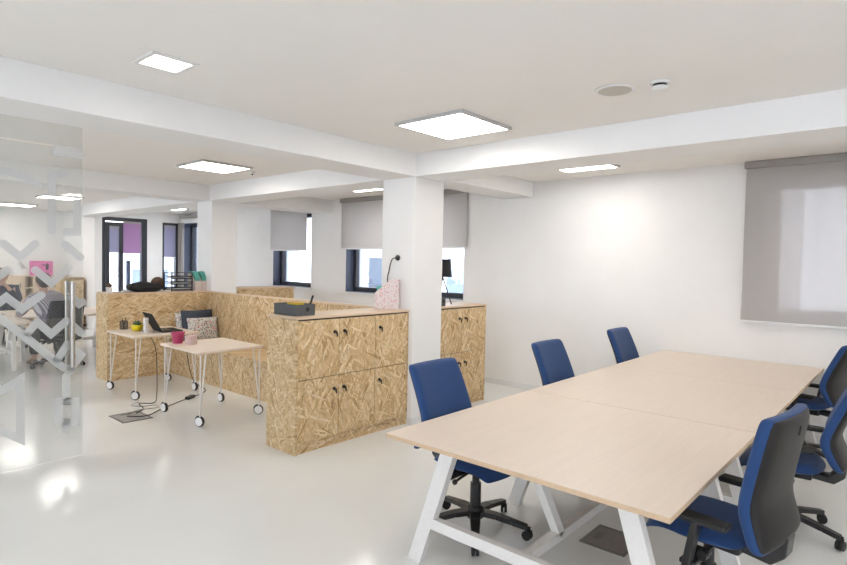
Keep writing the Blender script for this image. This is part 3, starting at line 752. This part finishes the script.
for k in range(22):
    a = k*2.4; r = .012+.045*(k/22); h = .135-.045*(k/22)
    e = Vector((math.cos(a)*r*1.3, math.sin(a)*r*1.3, h)); s_ = Vector((math.cos(a)*.012, math.sin(a)*.012, .065))
    lf.tube([s_, s_.lerp(e, .45)+Vector((0, 0, .008)), e], [.008, .012, .002], 6)
lf.build('leaves', M['leaf'], t, smooth=True)
t = thing('laptop', 'open dark laptop seen from behind its raised screen', 'laptop', (3.27, 7.20, ZD), .60)
MB().box(-.18, .18, -.125, .125, .002, .020).build('keyboard_base', M['bagcloth'], t, bevel=.004)
MB().box(-.15, .15, -.02, .10, .020, .0215).build('keys', M['black'], t)
ln = MB(); th = math.radians(29)
ca, sa = math.cos(th), math.sin(th)
def LP(x, d, hgt): return (x, .122+d*ca+hgt*sa, .018-d*sa+hgt*ca)
ln.add([LP(x, d, hh) for hh in (0, .255) for d in (0, .009) for x in (-.18, .18)], [(0, 2, 3, 1), (4, 5, 7, 6), (0, 1, 5, 4), (1, 3, 7, 5), (3, 2, 6, 7), (2, 0, 4, 6)])
ls = ln.build('screen_lid', M['bagcloth'], t, bevel=.003)
MB().add([LP(x, -.001, hh) for hh in (.012, .245) for x in (-.168, .168)], [(0, 1, 3, 2)]).build('display', M['screen'], ls)
t.rotation_euler.z = math.radians(84)
t = thing('router', 'white upright router standing on the laptop desk edge', 'router', (2.97, 7.13, ZD), .3)
MB().box(-.05, .05, -.035, .035, 0, .014).build('stand', M['white'], t, bevel=.006)
MB().box(-.026, .026, -.018, .018, .014, .19).build('body', M['white'], t, bevel=.008)
MB().box(-.012, .012, -.0195, -.018, .15, .155).build('status_light', M['greybox'], t)
t = thing('raspberry_pot', 'raspberry pink plastic pot on the nearer hairpin desk', 'pot', (2.875, 6.085, ZD))
MB().lathe([(.050, 0), (.066, .10), (.072, .102), (.073, .122), (.066, .122), (.062, .104), (.046, .006)], n=28).build('pot', M['pink'], t, smooth=False)
MB().tube([(.0, 0, .01), (.035, -.02, .10)], .006, 8).build('handle', M['pink'], t)
t = thing('candle_tin', 'pale pink printed tin beside the raspberry pot', 'tin', (2.945, 5.93, ZD))
MB().lathe([(.058, 0), (.062, .004), (.062, .09), (.058, .094), (.055, .088)], n=28).build('tin', M['tin_pink'], t)
MB().lathe([(.054, .078), (.054, .082)], n=24).build('wax', M['paper'], t)

# ------------------------------------------------------------------ cushions
def cushion(label, loc, rx, rz, w, h, d, mat):
    t = thing('cushion', label, 'cushion', loc, rz, 'cushions on the bench')
    def f(u, v, side):
        e = max(0, (1-u*u)*(1-v*v))
        x = u*w/2*(1-.06*(1-v*v)*0-.05*v*v*0); z = v*h/2
        x *= 1-.05*(1-v*v); z *= 1-.05*(1-u*u)
        return (x, side*(.008+d/2*e**.45), z+h/2)
    c = MB().sheet(-1, 1, -1, 1, 12, 12, f).build('cover', mat, t, smooth=True)
    c.rotation_euler.x = rx
    p = []
    for k in range(49):
        a = k/48*4; i = int(a) % 4; q = (a-int(a))*2-1
        u, v = [(q, -1), (1, q), (-q, 1), (-1, -q)][i]
        x, y, z = f(u, v, 0); p.append((x, 0, z))
    s = MB().tube(p, .006, 6, cap=False).build('piping', mat, c)
    return t
cushion('patterned cushion half hidden behind the dark blue one', (3.99, 8.055, .493), -.16, .0, .40, .40, .09, M['pattern'])
cushion('dark blue ribbed cushion standing at the back of the bench', (4.055, 7.935, .493), -.14, -.02, .47, .44, .10, M['denim'])
cushion('patterned cushion in front, leaning on the dark blue one', (4.07, 7.80, .493), -.16, .03, .46, .34, .09, M['pattern'])

# ------------------------------------------------------------------ along the top of the storage wall
ZP = 1.196
t = thing('plant_pot', 'little pale pot with a dry plant at the free end of the storage wall', 'plant', (2.99, 8.36, ZP))
MB().lathe([(.034, 0), (.044, .07), (.040, .072)], n=20).build('pot', M['paper'], t)
tw = MB()
for k in range(14):
    a = k*2.4; r = .01+.03*(k/14); tw.tube([(math.cos(a)*.01, math.sin(a)*.01, .065), (math.cos(a)*r, math.sin(a)*r, .13-.03*(k/14))], [.006, .009], 5)
tw.build('twigs', M['hair2'], t)
t = thing('crumpled_cloth', 'crumpled pale cloth lying left of the black bag', 'cloth', (3.20, 8.38, ZP))
def cl(u, v, s): return (u*.09, v*.07, .004+(.022*(1-u*u)*(1-v*v)*(1+.5*math.sin(7*u+3*v)) if s == 1 else 0))
MB().sheet(-1, 1, -1, 1, 14, 12, cl).build('fabric', M['paper'], t, smooth=True)
MB().tube([(-.08, -.03, .012), (-.02, .0, .03), (.05, .03, .02)], .008, 6).build('fold', M['bagcloth'], t)
t = thing('black_bag', 'soft black laptop bag lying on top of the storage wall', 'bag', (3.47, 8.38, ZP))
def bg(u, v, s):
    e = ((1-abs(u)**4)*(1-abs(v)**4))
    return (u*.23+.02*v, v*.13, .068+s*(.006+.062*e**.4)+(.012*math.sin(5*u+2)*e if s == 1 else 0))
MB().sheet(-1, 1, -1, 1, 16, 10, bg).build('bag_body', M['bagcloth'], t, smooth=True)
MB().tube([(-.1, -.10, .06), (-.09, -.14, .04), (.0, -.15, .02), (.09, -.14, .04), (.1, -.10, .06)], .008, 6).build('bag_handle', M['bagcloth'], t)
t = thing('wicker_basket', 'round brown wicker basket lid standing behind the bag', 'basket', (3.735, 8.565, ZP))
b_ = MB()
for k in range(6): b_.tube([((.092*math.cos(2*PI*i/20))*(1-.17*k), -.01*k, (.092+.012)+.092*math.sin(2*PI*i/20)*(1-.17*k)) for i in range(21)], .012, 6)
b_.lathe([(.088, -.0), (.088, .015)], (0, 0, .104), 24, 'y')
b_.build('weave', M['wicker'], t)
MB().tube([(-.03, -.06, .13), (0, -.075, .15), (.03, -.06, .13)], .007, 6).build('lid_knob', M['wicker'], t)
# letter trays: three wire shelves in a frame
t = thing('letter_tray', 'black wire letter trays with papers, beside the teal files', 'letter tray', (3.98, 8.42, ZP))
fr = MB()
for sx in (-.155, .155):
    for sy in (-.12, .12): fr.tube([(sx, sy, 0), (sx, sy, .27)], .009, 6)
    fr.tube([(sx, -.12, .27), (sx, .12, .27)], .008, 6)
    if sx < 0: fr.tube([(-.155, .12, .27), (.155, .12, .27)], .006, 6)
fr.build('tray_frame', M['meshblack'], t)
for k in range(3):
    z = .02+.085*k
    tr = MB()
    tr.tube([(-.15, -.125, z+.03), (.15, -.125, z+.03)], .009, 6).tube([(-.15, -.125, z), (.15, -.125, z)], .009, 6)
    tr.tube([(-.15, .125, z+.03), (.15, .125, z+.03)], .005, 6).tube([(-.15, -.12, z+.03), (-.15, .12, z+.03)], .005, 6).tube([(.15, -.12, z+.03), (.15, .12, z+.03)], .005, 6)
    for i in range(9): tr.tube([(-.14+.035*i, -.12, z), (-.14+.035*i, .12, z)], .002, 5)
    tr.build('tray', M['meshblack'], t)
for k, (z, n) in enumerate(((.024, .008), (.109, .012), (.194, .016))):
    p = thing('paper_stack', ['papers in the lowest wire tray', 'papers in the middle wire tray', 'papers in the topmost wire tray'][k], 'papers', (3.98, 8.42, ZP+z), .02*k, 'papers in the letter trays')
    MB().box(-.13, .13, -.105, .10, 0, n).build('sheets', M['paper'], p)
    MB().box(-.12, .125, -.10, .09, n, n+.002).build('top_sheet', M['white'], p)
def magazine_file(label, loc, rz, mat, w=.09, d=.25, h=.31, grp=None, mirror=False):
    t = thing('magazine_file', label, 'magazine file', loc, rz, grp)
    lo = .17*h/.31
    prof = [(-d/2, 0), (d/2, 0), (d/2, h), (d/2-.09, h), (-d/2, lo)]
    th = .003
    for s_ in (-1, 1): MB().prism(prof, s_*w/2-(th if s_ > 0 else 0), s_*w/2+(th if s_ < 0 else 0), 'x').build('side_panel', mat, t)
    MB().box(-w/2+th, w/2-th, -d/2, -d/2+th, 0, lo).build('front_panel', mat, t)
    MB().box(-w/2+th, w/2-th, d/2-th, d/2, 0, h).build('back_panel', mat, t)
    MB().box(-w/2+th, w/2-th, -d/2+th, d/2-th, 0, th).build('bottom_panel', mat, t)
    return t
for k, x in enumerate((4.225, 4.33)):
    magazine_file(['pale pink magazine file next to the letter trays', 'pale pink magazine file against the far column'][k], (x, 8.40, ZP), 0, M['card_pink'], .10, .24, .27, 'pale magazine files with teal folders')
    p = thing('teal_folder', ['teal folder in the file next to the letter trays', 'teal folder in the file against the far column'][k], 'folder', (x, 8.40, ZP+.004), 0, 'teal folders')
    MB().prism([(-.10, 0), (.10, 0), (.10, .275), (.03, .29), (-.04, .285), (-.10, .20)], -.040, .030, 'x').build('folder_cover', M['teal'], p)
    MB().prism([(-.096, .004), (.09, .004), (.09, .28), (.03, .286), (-.096, .15)], .030, .040, 'x').build('folder_pages', M['paper'], p)

# ------------------------------------------------------------------ on the lockers and the column
t = thing('desk_organiser', 'grey felt organiser box with yellow things and a black pen in it', 'box', (3.075, 4.245, ZP), 0)
g = MB(); th = .008
sx, sy, hz = .105, .165, .10
g.box(-sx, sx, -sy, -sy+th, 0, hz).box(-sx, sx, sy-th, sy, 0, hz).box(-sx, -sx+th, -sy+th, sy-th, 0, hz).box(sx-th, sx, -sy+th, sy-th, 0, hz).box(-sx+th, sx-th, -sy+th, sy-th, 0, th)
g.build('box_shell', M['greybox'], t, bevel=.003)
MB().lathe([(.020, -.0015), (.020, .002)], (.02, -sy, .055), 20, 'y').build('finger_hole', M['rubber'], t)
p = thing('sticky_notes', 'pile of yellow notes inside the grey organiser box', 'notes', (3.09, 4.25, ZP+.009), .2)
MB().box(-.055, .055, -.055, .055, 0, .088).build('note_block', M['yellow'], p)
MB().box(-.05, .056, -.05, .056, .089, .096).build('loose_notes', pbr('orange yellow paper', (.66, .42, .03), .7, noise=.1), p)
p = thing('marker_pen', 'black marker leaning out of the grey organiser box', 'pen', (3.13, 4.13, ZP+.009), 0)
MB().tube([(0, 0, 0), (.045, .0, .12)], .010, 10).build('barrel', M['black'], p)
MB().tube([(.045, 0, .12), (.062, 0, .165)], [.011, .009], 10).build('cap', M['rubber'], p)
magazine_file('pink printed magazine file standing against the free-standing column', (4.205, 4.19, ZP), -PI/2-.9, M['paper_pink'], .10, .25, .31)
p = thing('teal_brochure', 'teal folder sticking out of the pink printed magazine file', 'folder', (4.205, 4.19, ZP+.004), -PI/2-.9)
MB().prism([(-.112, 0), (.10, 0), (.10, .22), (-.02, .24), (-.112, .235)], -.03, .0, 'x').build('folder_cover', M['teal'], p)
MB().prism([(-.108, 0), (.10, 0), (.10, .28), (.02, .29), (-.10, .17)], .004, .03, 'x').build('folder_pages', M['paper'], p)
t = thing('wall_socket', 'black round socket on the side of the near column', 'socket', (CX0, 4.155, 1.735))
MB().lathe([(.030, 0), (.030, -.010), (.020, -.024), (.012, -.030)][::-1], n=20, axis='x').build('socket_plate', M['black'], t, smooth=False)
cable('power_lead', 'black lead hanging down from the round socket on the column', [(CX0-.03, 4.155, 1.735), (CX0-.05, 4.19, 1.72), (CX0-.03, 4.24, 1.66), (CX0-.02, 4.27, 1.58), (CX0-.02, 4.285, 1.53), (CX0-.02, 4.285, 1.40)], .006, M['cable'])
# tripod lamp on the right lockers
t = thing('table_lamp', 'black tripod table lamp with a black shade on the right locker', 'lamp', (5.17, 4.24, ZP+.0))
MB().lathe([(.112, .33), (.092, .54), (.090, .54), (.110, .33)], n=28).build('lamp_shade', M['bagcloth'], t)
MB().tube([(0, 0, .29), (0, 0, .47)], .010, 8).build('lamp_holder', M['black'], t)
for k in range(3):
    a = k*2*PI/3-.65; MB().tube([(0, 0, .34), (math.cos(a)*.115, math.sin(a)*.115, .006)], .007, 8).build('leg', M['black'], t)
t = thing('small_box', 'small grey box with a round hole beside the tripod lamp', 'box', (5.00, 4.14, ZP))
MB().box(-.055, .055, -.05, .05, 0, .10).build('box_shell', M['greybox'], t, bevel=.004)
MB().lathe([(.018, -.0515), (.018, -.049)], (.02, 0, .055), 18, 'y').build('finger_hole', M['rubber'], t)

# ------------------------------------------------------------------ glass door with frosted graphic
GY = 5.25
t = thing('glass_door', 'frameless glass door with grey frosted zigzag pattern and tall steel handle', 'door', (0, GY, 0))
boxobj('door_pane', (.30, 1.668, -.005, .005, .012, 2.555), M['door_glass'], t)
for z in (2.485, .012):
    m = MB().box(1.450, 1.672, -.016, -.006, z, z+.06).box(1.450, 1.672, .006, .016, z, z+.06)
    if z > 1: m.box(1.47, 1.66, -.008, .008, z+.06, z+.085); m.build('patch_fitting', M['white'], t, bevel=.012)
for k, s_ in enumerate((-1, 1)):
    hd = MB().tube([(1.578, s_*.060, .775), (1.578, s_*.060, 1.475)], .019, 14)
    hd.tube([(1.578, s_*.06, .88), (1.578, s_*.005, .88)], .010, 10).tube([(1.578, s_*.06, 1.37), (1.578, s_*.005, 1.37)], .010, 10)
    hd.build('handle', M['steel'], t)
STROKES = [[(1.025, 2.281), (1.111, 2.314), (1.173, 2.315), (1.25, 2.295), (1.309, 2.271), (1.355, 2.238)], [(1.536, 2.347), (1.448, 2.336), (1.447, 1.881)], [(1.63, 2.147), (1.63, 1.883), (1.553, 1.879)], [(1.127, 1.768), (1.235, 1.668), (1.334, 1.773)], [(1.542, 1.773), (1.652, 1.673)], [(1.058, 1.484), (1.151, 1.567)], [(1.334, 1.568), (1.443, 1.464), (1.571, 1.585)], [(1.032, 1.259), (1.144, 1.36), (1.246, 1.264), (1.374, 1.369)], [(1.592, 1.346), (1.644, 1.286), (1.667, 1.302)], [(1.057, 1.25), (1.106, 1.202), (1.285, 1.025), (1.512, 0.784), (1.585, 0.733)], [(1.279, 1.073), (1.346, 1.155), (1.442, 1.052), (1.549, 1.151)], [(1.6, 1.106), (1.659, 1.043)], [(1.484, 0.837), (1.556, 0.96)], [(1.599, 0.931), (1.659, 0.858), (1.585, 0.758)], [(1.018, 0.754), (1.103, 0.642), (1.232, 0.717), (1.23, 0.244), (1.102, 0.342), (1.016, 0.314)], [(1.548, 0.697), (1.548, 0.49), (1.49, 0.499), (1.49, 0.326), (1.614, 0.302), (1.614, 0.478), (1.548, 0.49)], [(1.548, 0.315), (1.547, 0.248)]]
SW = .030
def stroke(mb, pts, w, y):
    P = [Vector((p[0], p[1])) for p in pts]; L_, R_ = [], []
    n = len(P)
    for i in range(n):
        d0 = (P[i]-P[i-1]).normalized() if i > 0 else None
        d1 = (P[i+1]-P[i]).normalized() if i < n-1 else None
        if d0 is None: d0 = d1
        if d1 is None: d1 = d0
        n0 = Vector((-d0.y, d0.x)); n1 = Vector((-d1.y, d1.x)); m = (n0+n1).normalized()
        k = w/max(.45, m.dot(n0))
        L_.append(P[i]+m*k); R_.append(P[i]-m*k)
    # rounded ends
    def capend(c, a, d):
        return [c+Vector((a.x*math.cos(q)+d.x*math.sin(q), a.y*math.cos(q)+d.y*math.sin(q)))*w for q in [PI*j/8 for j in range(1, 8)]]
    ds = (P[0]-P[1]).normalized(); de = (P[-1]-P[-2]).normalized()
    vs = [(p.x, y, p.y) for p in L_]+[(p.x, y, p.y) for p in R_]
    fs = [(i, i+1, n+i+1, n+i) for i in range(n-1)]
    mb.add(vs, fs)
    ce = capend(P[-1], Vector((-de.y, de.x)), de); cs = capend(P[0], Vector((-ds.y, ds.x)), ds)
    mb.add([(L_[-1].x, y, L_[-1].y)]+[(p.x, y, p.y) for p in ce]+[(R_[-1].x, y, R_[-1].y)], [tuple(range(9))])
    mb.add([(R_[0].x, y, R_[0].y)]+[(p.x, y, p.y) for p in cs]+[(L_[0].x, y, L_[0].y)], [tuple(range(9))])
for k, pts in enumerate(STROKES):
    mb = MB(); stroke(mb, pts, SW, -.0062)
    mb.build('frosted_stripe', M['frost'], t)
t2 = thing('glass_transom', 'fixed clear glass panel above the patterned glass door', 'glass panel', (0, GY, 0))
boxobj('transom_pane', (.30, 1.668, -.005, .005, 2.572, ZC-.002), M['door_glass'], t2)

# ------------------------------------------------------------------ work area behind the glass
def trestle_desk(label, x0, x1, y0, y1, top=.735):
    t = thing('trestle_desk', label, 'desk', ((x0+x1)/2, (y0+y1)/2, 0), 0, 'pale desks behind the glass')
    hx, hy = (x1-x0)/2, (y1-y0)/2
    boxobj('desktop', (-hx, hx, -hy, hy, top-.025, top), M['table'], t, .002)
    for fx in (-hx+.10, hx-.18):
        for s_ in (-1, 1):
            MB().bar((fx, s_*(hy-(.40 if s_ < 0 else .12)), 0), (fx, s_*(hy-.46), top-.03), .08, .05, up=(1, 0, 0)).build('leg', M['white_metal'], t)
        boxobj('cross_bar', (fx-.02, fx+.02, -hy+.42, hy-.20, .22, .27), M['white_metal'], t)
    boxobj('stretcher', (-hx+.20, hx-.20, -.025, .025, .22, .27), M['white_metal'], t)
    return t
trestle_desk('long pale desk behind the glass where the striped shirt person works', .6, 2.42, 9.45, 10.95)
trestle_desk('pale desk seen between the glass and the chipboard wall', 2.44, 4.06, 10.26, 11.72)

def person(label, loc, rz, top_mat, hair_mat, lean=.35, arms='desk', sway=0.0):
    """seated figure, local +Y is the way it faces, origin on the floor under the hips"""
    t = thing('person', label, 'person', loc, rz)
    hipz = .53
    sh = Vector((sway, math.sin(lean)*.46, hipz+.10+math.cos(lean)*.47))
    neck = sh+Vector((sway*.1, .03, .09)); head = neck+Vector((0, .055, .13))
    V, R, E = [], [], []
    def v(p, r, par=None):
        V.append(Vector(p)); R.append(r)
        if par is not None: E.append((par, len(V)-1))
        return len(V)-1
    pel = v((0, 0, hipz), .125)
    wa = v((sway*.4, sh.y*.45, hipz+.20), .115, pel)
    chst = v((sway*.85, sh.y*.85, sh.z-.08), .125, wa)
    nk = v(neck-Vector((0, .01, .03)), .055, chst); 
    jw = v(head-Vector((0, -.012, .06)), .062, nk)
    hd = v(head+Vector((0, -.005, .015)), .092, jw); tp = v(head+Vector((0, -.012, .075)), .062, hd)
    ns = v(head+Vector((0, .105, -.015)), .014, hd)
    for s_ in (-1, 1): v(head+Vector((s_*.095, -.005, -.01)), .016, hd)
    hands = []
    for s_ in (-1, 1):
        sp = v(sh+Vector((s_*.18, 0, -.01)), .060, chst)
        if arms == 'desk':
            eb = v(sh+Vector((s_*.25, .18, -.25)), .044, sp); wr = v(Vector((s_*.14 if s_ > 0 else -.34, sh.y+.40, .775)), .028, eb)
            d = Vector((-s_*.35, .93, -.05)).normalized()
        else:
            eb = v(sh+Vector((s_*.26, .16, -.22)), .044, sp); wr = v(Vector((s_*.10, sh.y+.20, sh.z+.02)), .028, eb)
            d = Vector((-s_*.5, .2, .6)).normalized()
        pm = v(V[wr]+d*.06, .030, wr); 
        side = d.cross(Vector((0, 0, 1))).normalized()
        for q, ln in zip((-.024, -.008, .008, .024), (.055, .070, .075, .062)):
            k1 = v(V[pm]+side*q*1.1+d*.035, .0095, pm); k2 = v(V[k1]+d*ln*.5+Vector((0, 0, -.006)), .009, k1); v(V[k2]+d*ln*.45+Vector((0, 0, -.014)), .0075, k2)
        th = v(V[wr]+d*.03-side*s_*.034, .011, wr); v(V[th]+d*.04-side*s_*.008, .009, th)
        hands.append(V[wr])
        hp = v((s_*.10, .02, hipz-.02), .105, pel); kn = v((s_*.16, .43, hipz-.03), .066, hp)
        an = v((s_*.17, .40, .09), .042, kn); v((s_*.18, .52, .045), .036, an)
    def skin(name, vs, es, rs, root, mat, parent, sub=1):
        me = bpy.data.meshes.new(name); me.from_pydata([tuple(p) for p in vs], es, []); me.update(); me.materials.append(mat)
        o = bpy.data.objects.new(name, me); COL.objects.link(o); o.parent = parent
        m = o.modifiers.new('skin', 'SKIN'); m.use_smooth_shade = True
        if not me.skin_vertices: bpy.context.view_layer.update()
        for i, s in enumerate(me.skin_vertices[0].data):
            s.radius = (rs[i], rs[i]); s.use_root = (i == root)
        q = o.modifiers.new('sub', 'SUBSURF'); q.levels = sub; q.render_levels = sub+1
        return o
    skin('body', V, E, R, pel, M['skin'], t)
    # shirt: torso and sleeves down to the wrists
    sv = [Vector((0, 0, hipz-.02)), Vector((sway*.4, sh.y*.45, hipz+.20)), Vector((sway*.85, sh.y*.85, sh.z-.07)), neck-Vector((0, .005, .03))]
    sr = [.155, .155, .165, .082]; se = [(0, 1), (1, 2), (2, 3)]
    for s_, wv in zip((-1, 1), hands):
        eb = sh+Vector((s_*.25, .18, -.25)) if arms == 'desk' else sh+Vector((s_*.26, .16, -.22))
        i = len(sv); sv += [sh+Vector((s_*.185, 0, -.01)), eb, eb.lerp(wv, .86)]; sr += [.078, .060, .044]; se += [(2, i), (i, i+1), (i+1, i+2)]
    skin('shirt', sv, se, sr, 0, top_mat, t)
    tv = [Vector((0, 0, hipz-.01))]; tr_ = [.150]; te = []
    for s_ in (-1, 1):
        i = len(tv); tv += [Vector((s_*.10, .03, hipz-.02)), Vector((s_*.16, .43, hipz-.03)), Vector((s_*.17, .405, .13))]; tr_ += [.122, .086, .068]; te += [(0, i), (i, i+1), (i+1, i+2)]
    skin('trousers', tv, te, tr_, 0, M['trouser'], t)
    for s_ in (-1, 1):
        def sf(u, v_, side):
            e = (1-abs(u)**4)*(1-abs(v_)**4)
            return (s_*.175+u*.046, .47+v_*.135, .002+(.07-.02*v_)*e**.4*(1 if side == 1 else 0))
        MB().sheet(-1, 1, -1, 1, 8, 10, sf).build('shoe', M['shoe'], t, smooth=True)
    hb = MB().ball(head+Vector((0, -.028, .045)), (.104, .108, .100), 16, 10)
    hb.ball(head+Vector((0, -.07, -.01)), (.085, .06, .085), 14, 8)
    h_ = hb.build('hair', hair_mat, t, smooth=True)
    for s_ in (-1, 1): MB().ball(head+Vector((s_*.034, .083, .012)), .011, 10, 6).build('eye', M['eye'], t, smooth=True)
    MB().box(-.024, .024, head.y+.078, head.y+.090, head.z-.062, head.z-.054).build('mouth', pbr('lips', (.40, .16, .14), .5, noise=.05), t, bevel=.003)
    return t
def dark_chair(label, loc, rz):
    c = office_chair('office_chair', label, up_mat=dark_up, shell_mat=M['black'], grp='dark office chairs behind the glass')
    c.location = loc; c.rotation_euler.z = rz
    return c
dark_up = pbr('charcoal upholstery', (.030, .033, .045), .8, noise=.12, nscale=200)
fd = (-.08, 1)
dark_chair('dark office chair holding the person in the striped shirt', (2.80, 9.86, 0), face(*fd))
person('person in a striped shirt seated behind the glass, bent over a pale desk', (2.80, 9.88, 0), face(*fd), M['stripe'], M['hair'], lean=.38, sway=-.10)
dark_chair('dark office chair of the person in the navy top', (2.62, 12.25, 0), face(-.3, -1))
person('person in a navy top across the desk, cut by the picture edge', (2.62, 12.24, 0), face(-.3, -1), M['navy'], M['hair2'], lean=.15, arms='up')

# pale cupboards along the rear wall
def cupboard(label, x0, x1, y0, y1, H, doors, open_bay=False, drawers=0, mat=None):
    mat = mat or M['birch']
    t = thing('cupboard', label, 'cabinet', (x0, y0, 0)); W_, D_ = x1-x0, y1-y0; th = .02
    MB().box(0, th, 0, D_, 0, H).box(W_-th, W_, 0, D_, 0, H).box(th, W_-th, 0, D_, H-th, H).box(th, W_-th, 0, D_, 0, .06).box(th, W_-th, D_-.01, D_, .06, H-th).build('carcass', mat, t)
    if open_bay:
        for z in (.36, .64, .92): boxobj('shelf', (th, W_-th, .01, D_-.012, z, z+.02), mat, t)
    elif drawers:
        for k in range(drawers):
            h_ = (H-.1)/drawers; d = boxobj('drawer', (th+.004, W_-th-.004, -.012, .006, .07+k*h_, .065+(k+1)*h_-.006), M['osb_flat'], t)
            boxobj('handle', (W_/2-.05, W_/2+.05, -.026, -.012, .07+(k+.55)*h_, .082+(k+.55)*h_), M['greybox'], d)
    else:
        w_ = (W_-2*th)/doors
        for k in range(doors):
            d = boxobj('door', (th+k*w_+.003, th+(k+1)*w_-.003, -.012, .006, .065, H-.024), mat, t)
            hx = th+k*w_+(w_-.05 if k % 2 == 0 else .05)
            boxobj('handle', (hx-.006, hx+.006, -.026, -.012, H-.28, H-.16), M['greybox'], d)
    return t
cupboard('pale wood cupboard with one door at the left end of the rear wall', 3.32, 3.735, 15.55, 15.95, 1.215, 1)
cupboard('pale wood open shelf bay between the rear cupboards', 3.74, 3.935, 15.55, 15.95, 1.215, 0, open_bay=True)
cupboard('pale wood cupboard with two doors under the magenta picture', 3.94, 4.66, 15.55, 15.95, 1.215, 2)
cupboard('chipboard drawer chest in front of the rear cupboards, behind the steel handle', 4.20, 4.66, 14.55, 14.95, 1.20, 0, drawers=4, mat=M['osb_end'])
t = thing('canvas_picture', 'magenta pink canvas with a dark leaf shape standing on the rear cupboards', 'picture', (4.10, 15.62, 1.216))
boxobj('canvas', (-.235, .235, 0, .03, 0, .345), M['magenta'], t, .003)
MB().prism([(.10, .12), (.14, .15), (.15, .26), (.11, .30), (.08, .22), (.085, .15)], -.003, .0005, 'y').build('leaf_motif', M['meshblack'], t)
MB().prism([(-.02, .255), (.08, .265), (.09, .235), (.02, .24)], -.003, .0005, 'y').build('stem_motif', M['meshblack'], t)
magazine_file('pale paper file standing on the rear cupboards left of the magenta canvas', (3.70, 15.72, 1.216), .5, M['paper'], .12, .24, .31)

# ------------------------------------------------------------------ world, sun, camera
wd = bpy.data.worlds.new('sky'); SC.world = wd; wd.use_nodes = True
nt = wd.node_tree; nt.nodes.clear()
out = nt.nodes.new('ShaderNodeOutputWorld'); bg_ = nt.nodes.new('ShaderNodeBackground')
bg_.inputs[0].default_value = (.89, .935, 1.0, 1); bg_.inputs[1].default_value = 3.8
nt.links.new(bg_.outputs[0], out.inputs[0])

cam_d = bpy.data.cameras.new('camera'); cam = bpy.data.objects.new('camera', cam_d); COL.objects.link(cam)
F = 566.068571; yaw, pit, rol = .72023804, -.03360417, .01980686
f = Vector((math.cos(yaw)*math.cos(pit), math.sin(yaw)*math.cos(pit), math.sin(pit)))
r = Vector((math.sin(yaw), -math.cos(yaw), 0)); u = r.cross(f)
r2 = math.cos(rol)*r+math.sin(rol)*u; u2 = -math.sin(rol)*r+math.cos(rol)*u
cam.matrix_world = Matrix(((r2.x, u2.x, -f.x, 0), (r2.y, u2.y, -f.y, 0), (r2.z, u2.z, -f.z, 1.68), (0, 0, 0, 1)))
cam_d.sensor_fit = 'HORIZONTAL'; cam_d.sensor_width = 36; cam_d.lens = F/847*36; cam_d.clip_start = .05; cam_d.clip_end = 200
SC.camera = cam
SC.view_settings.view_transform = 'Standard'; SC.view_settings.look = 'None'; SC.view_settings.gamma = 1; SC.view_settings.exposure = 1.13
SC.view_settings.use_curve_mapping = False
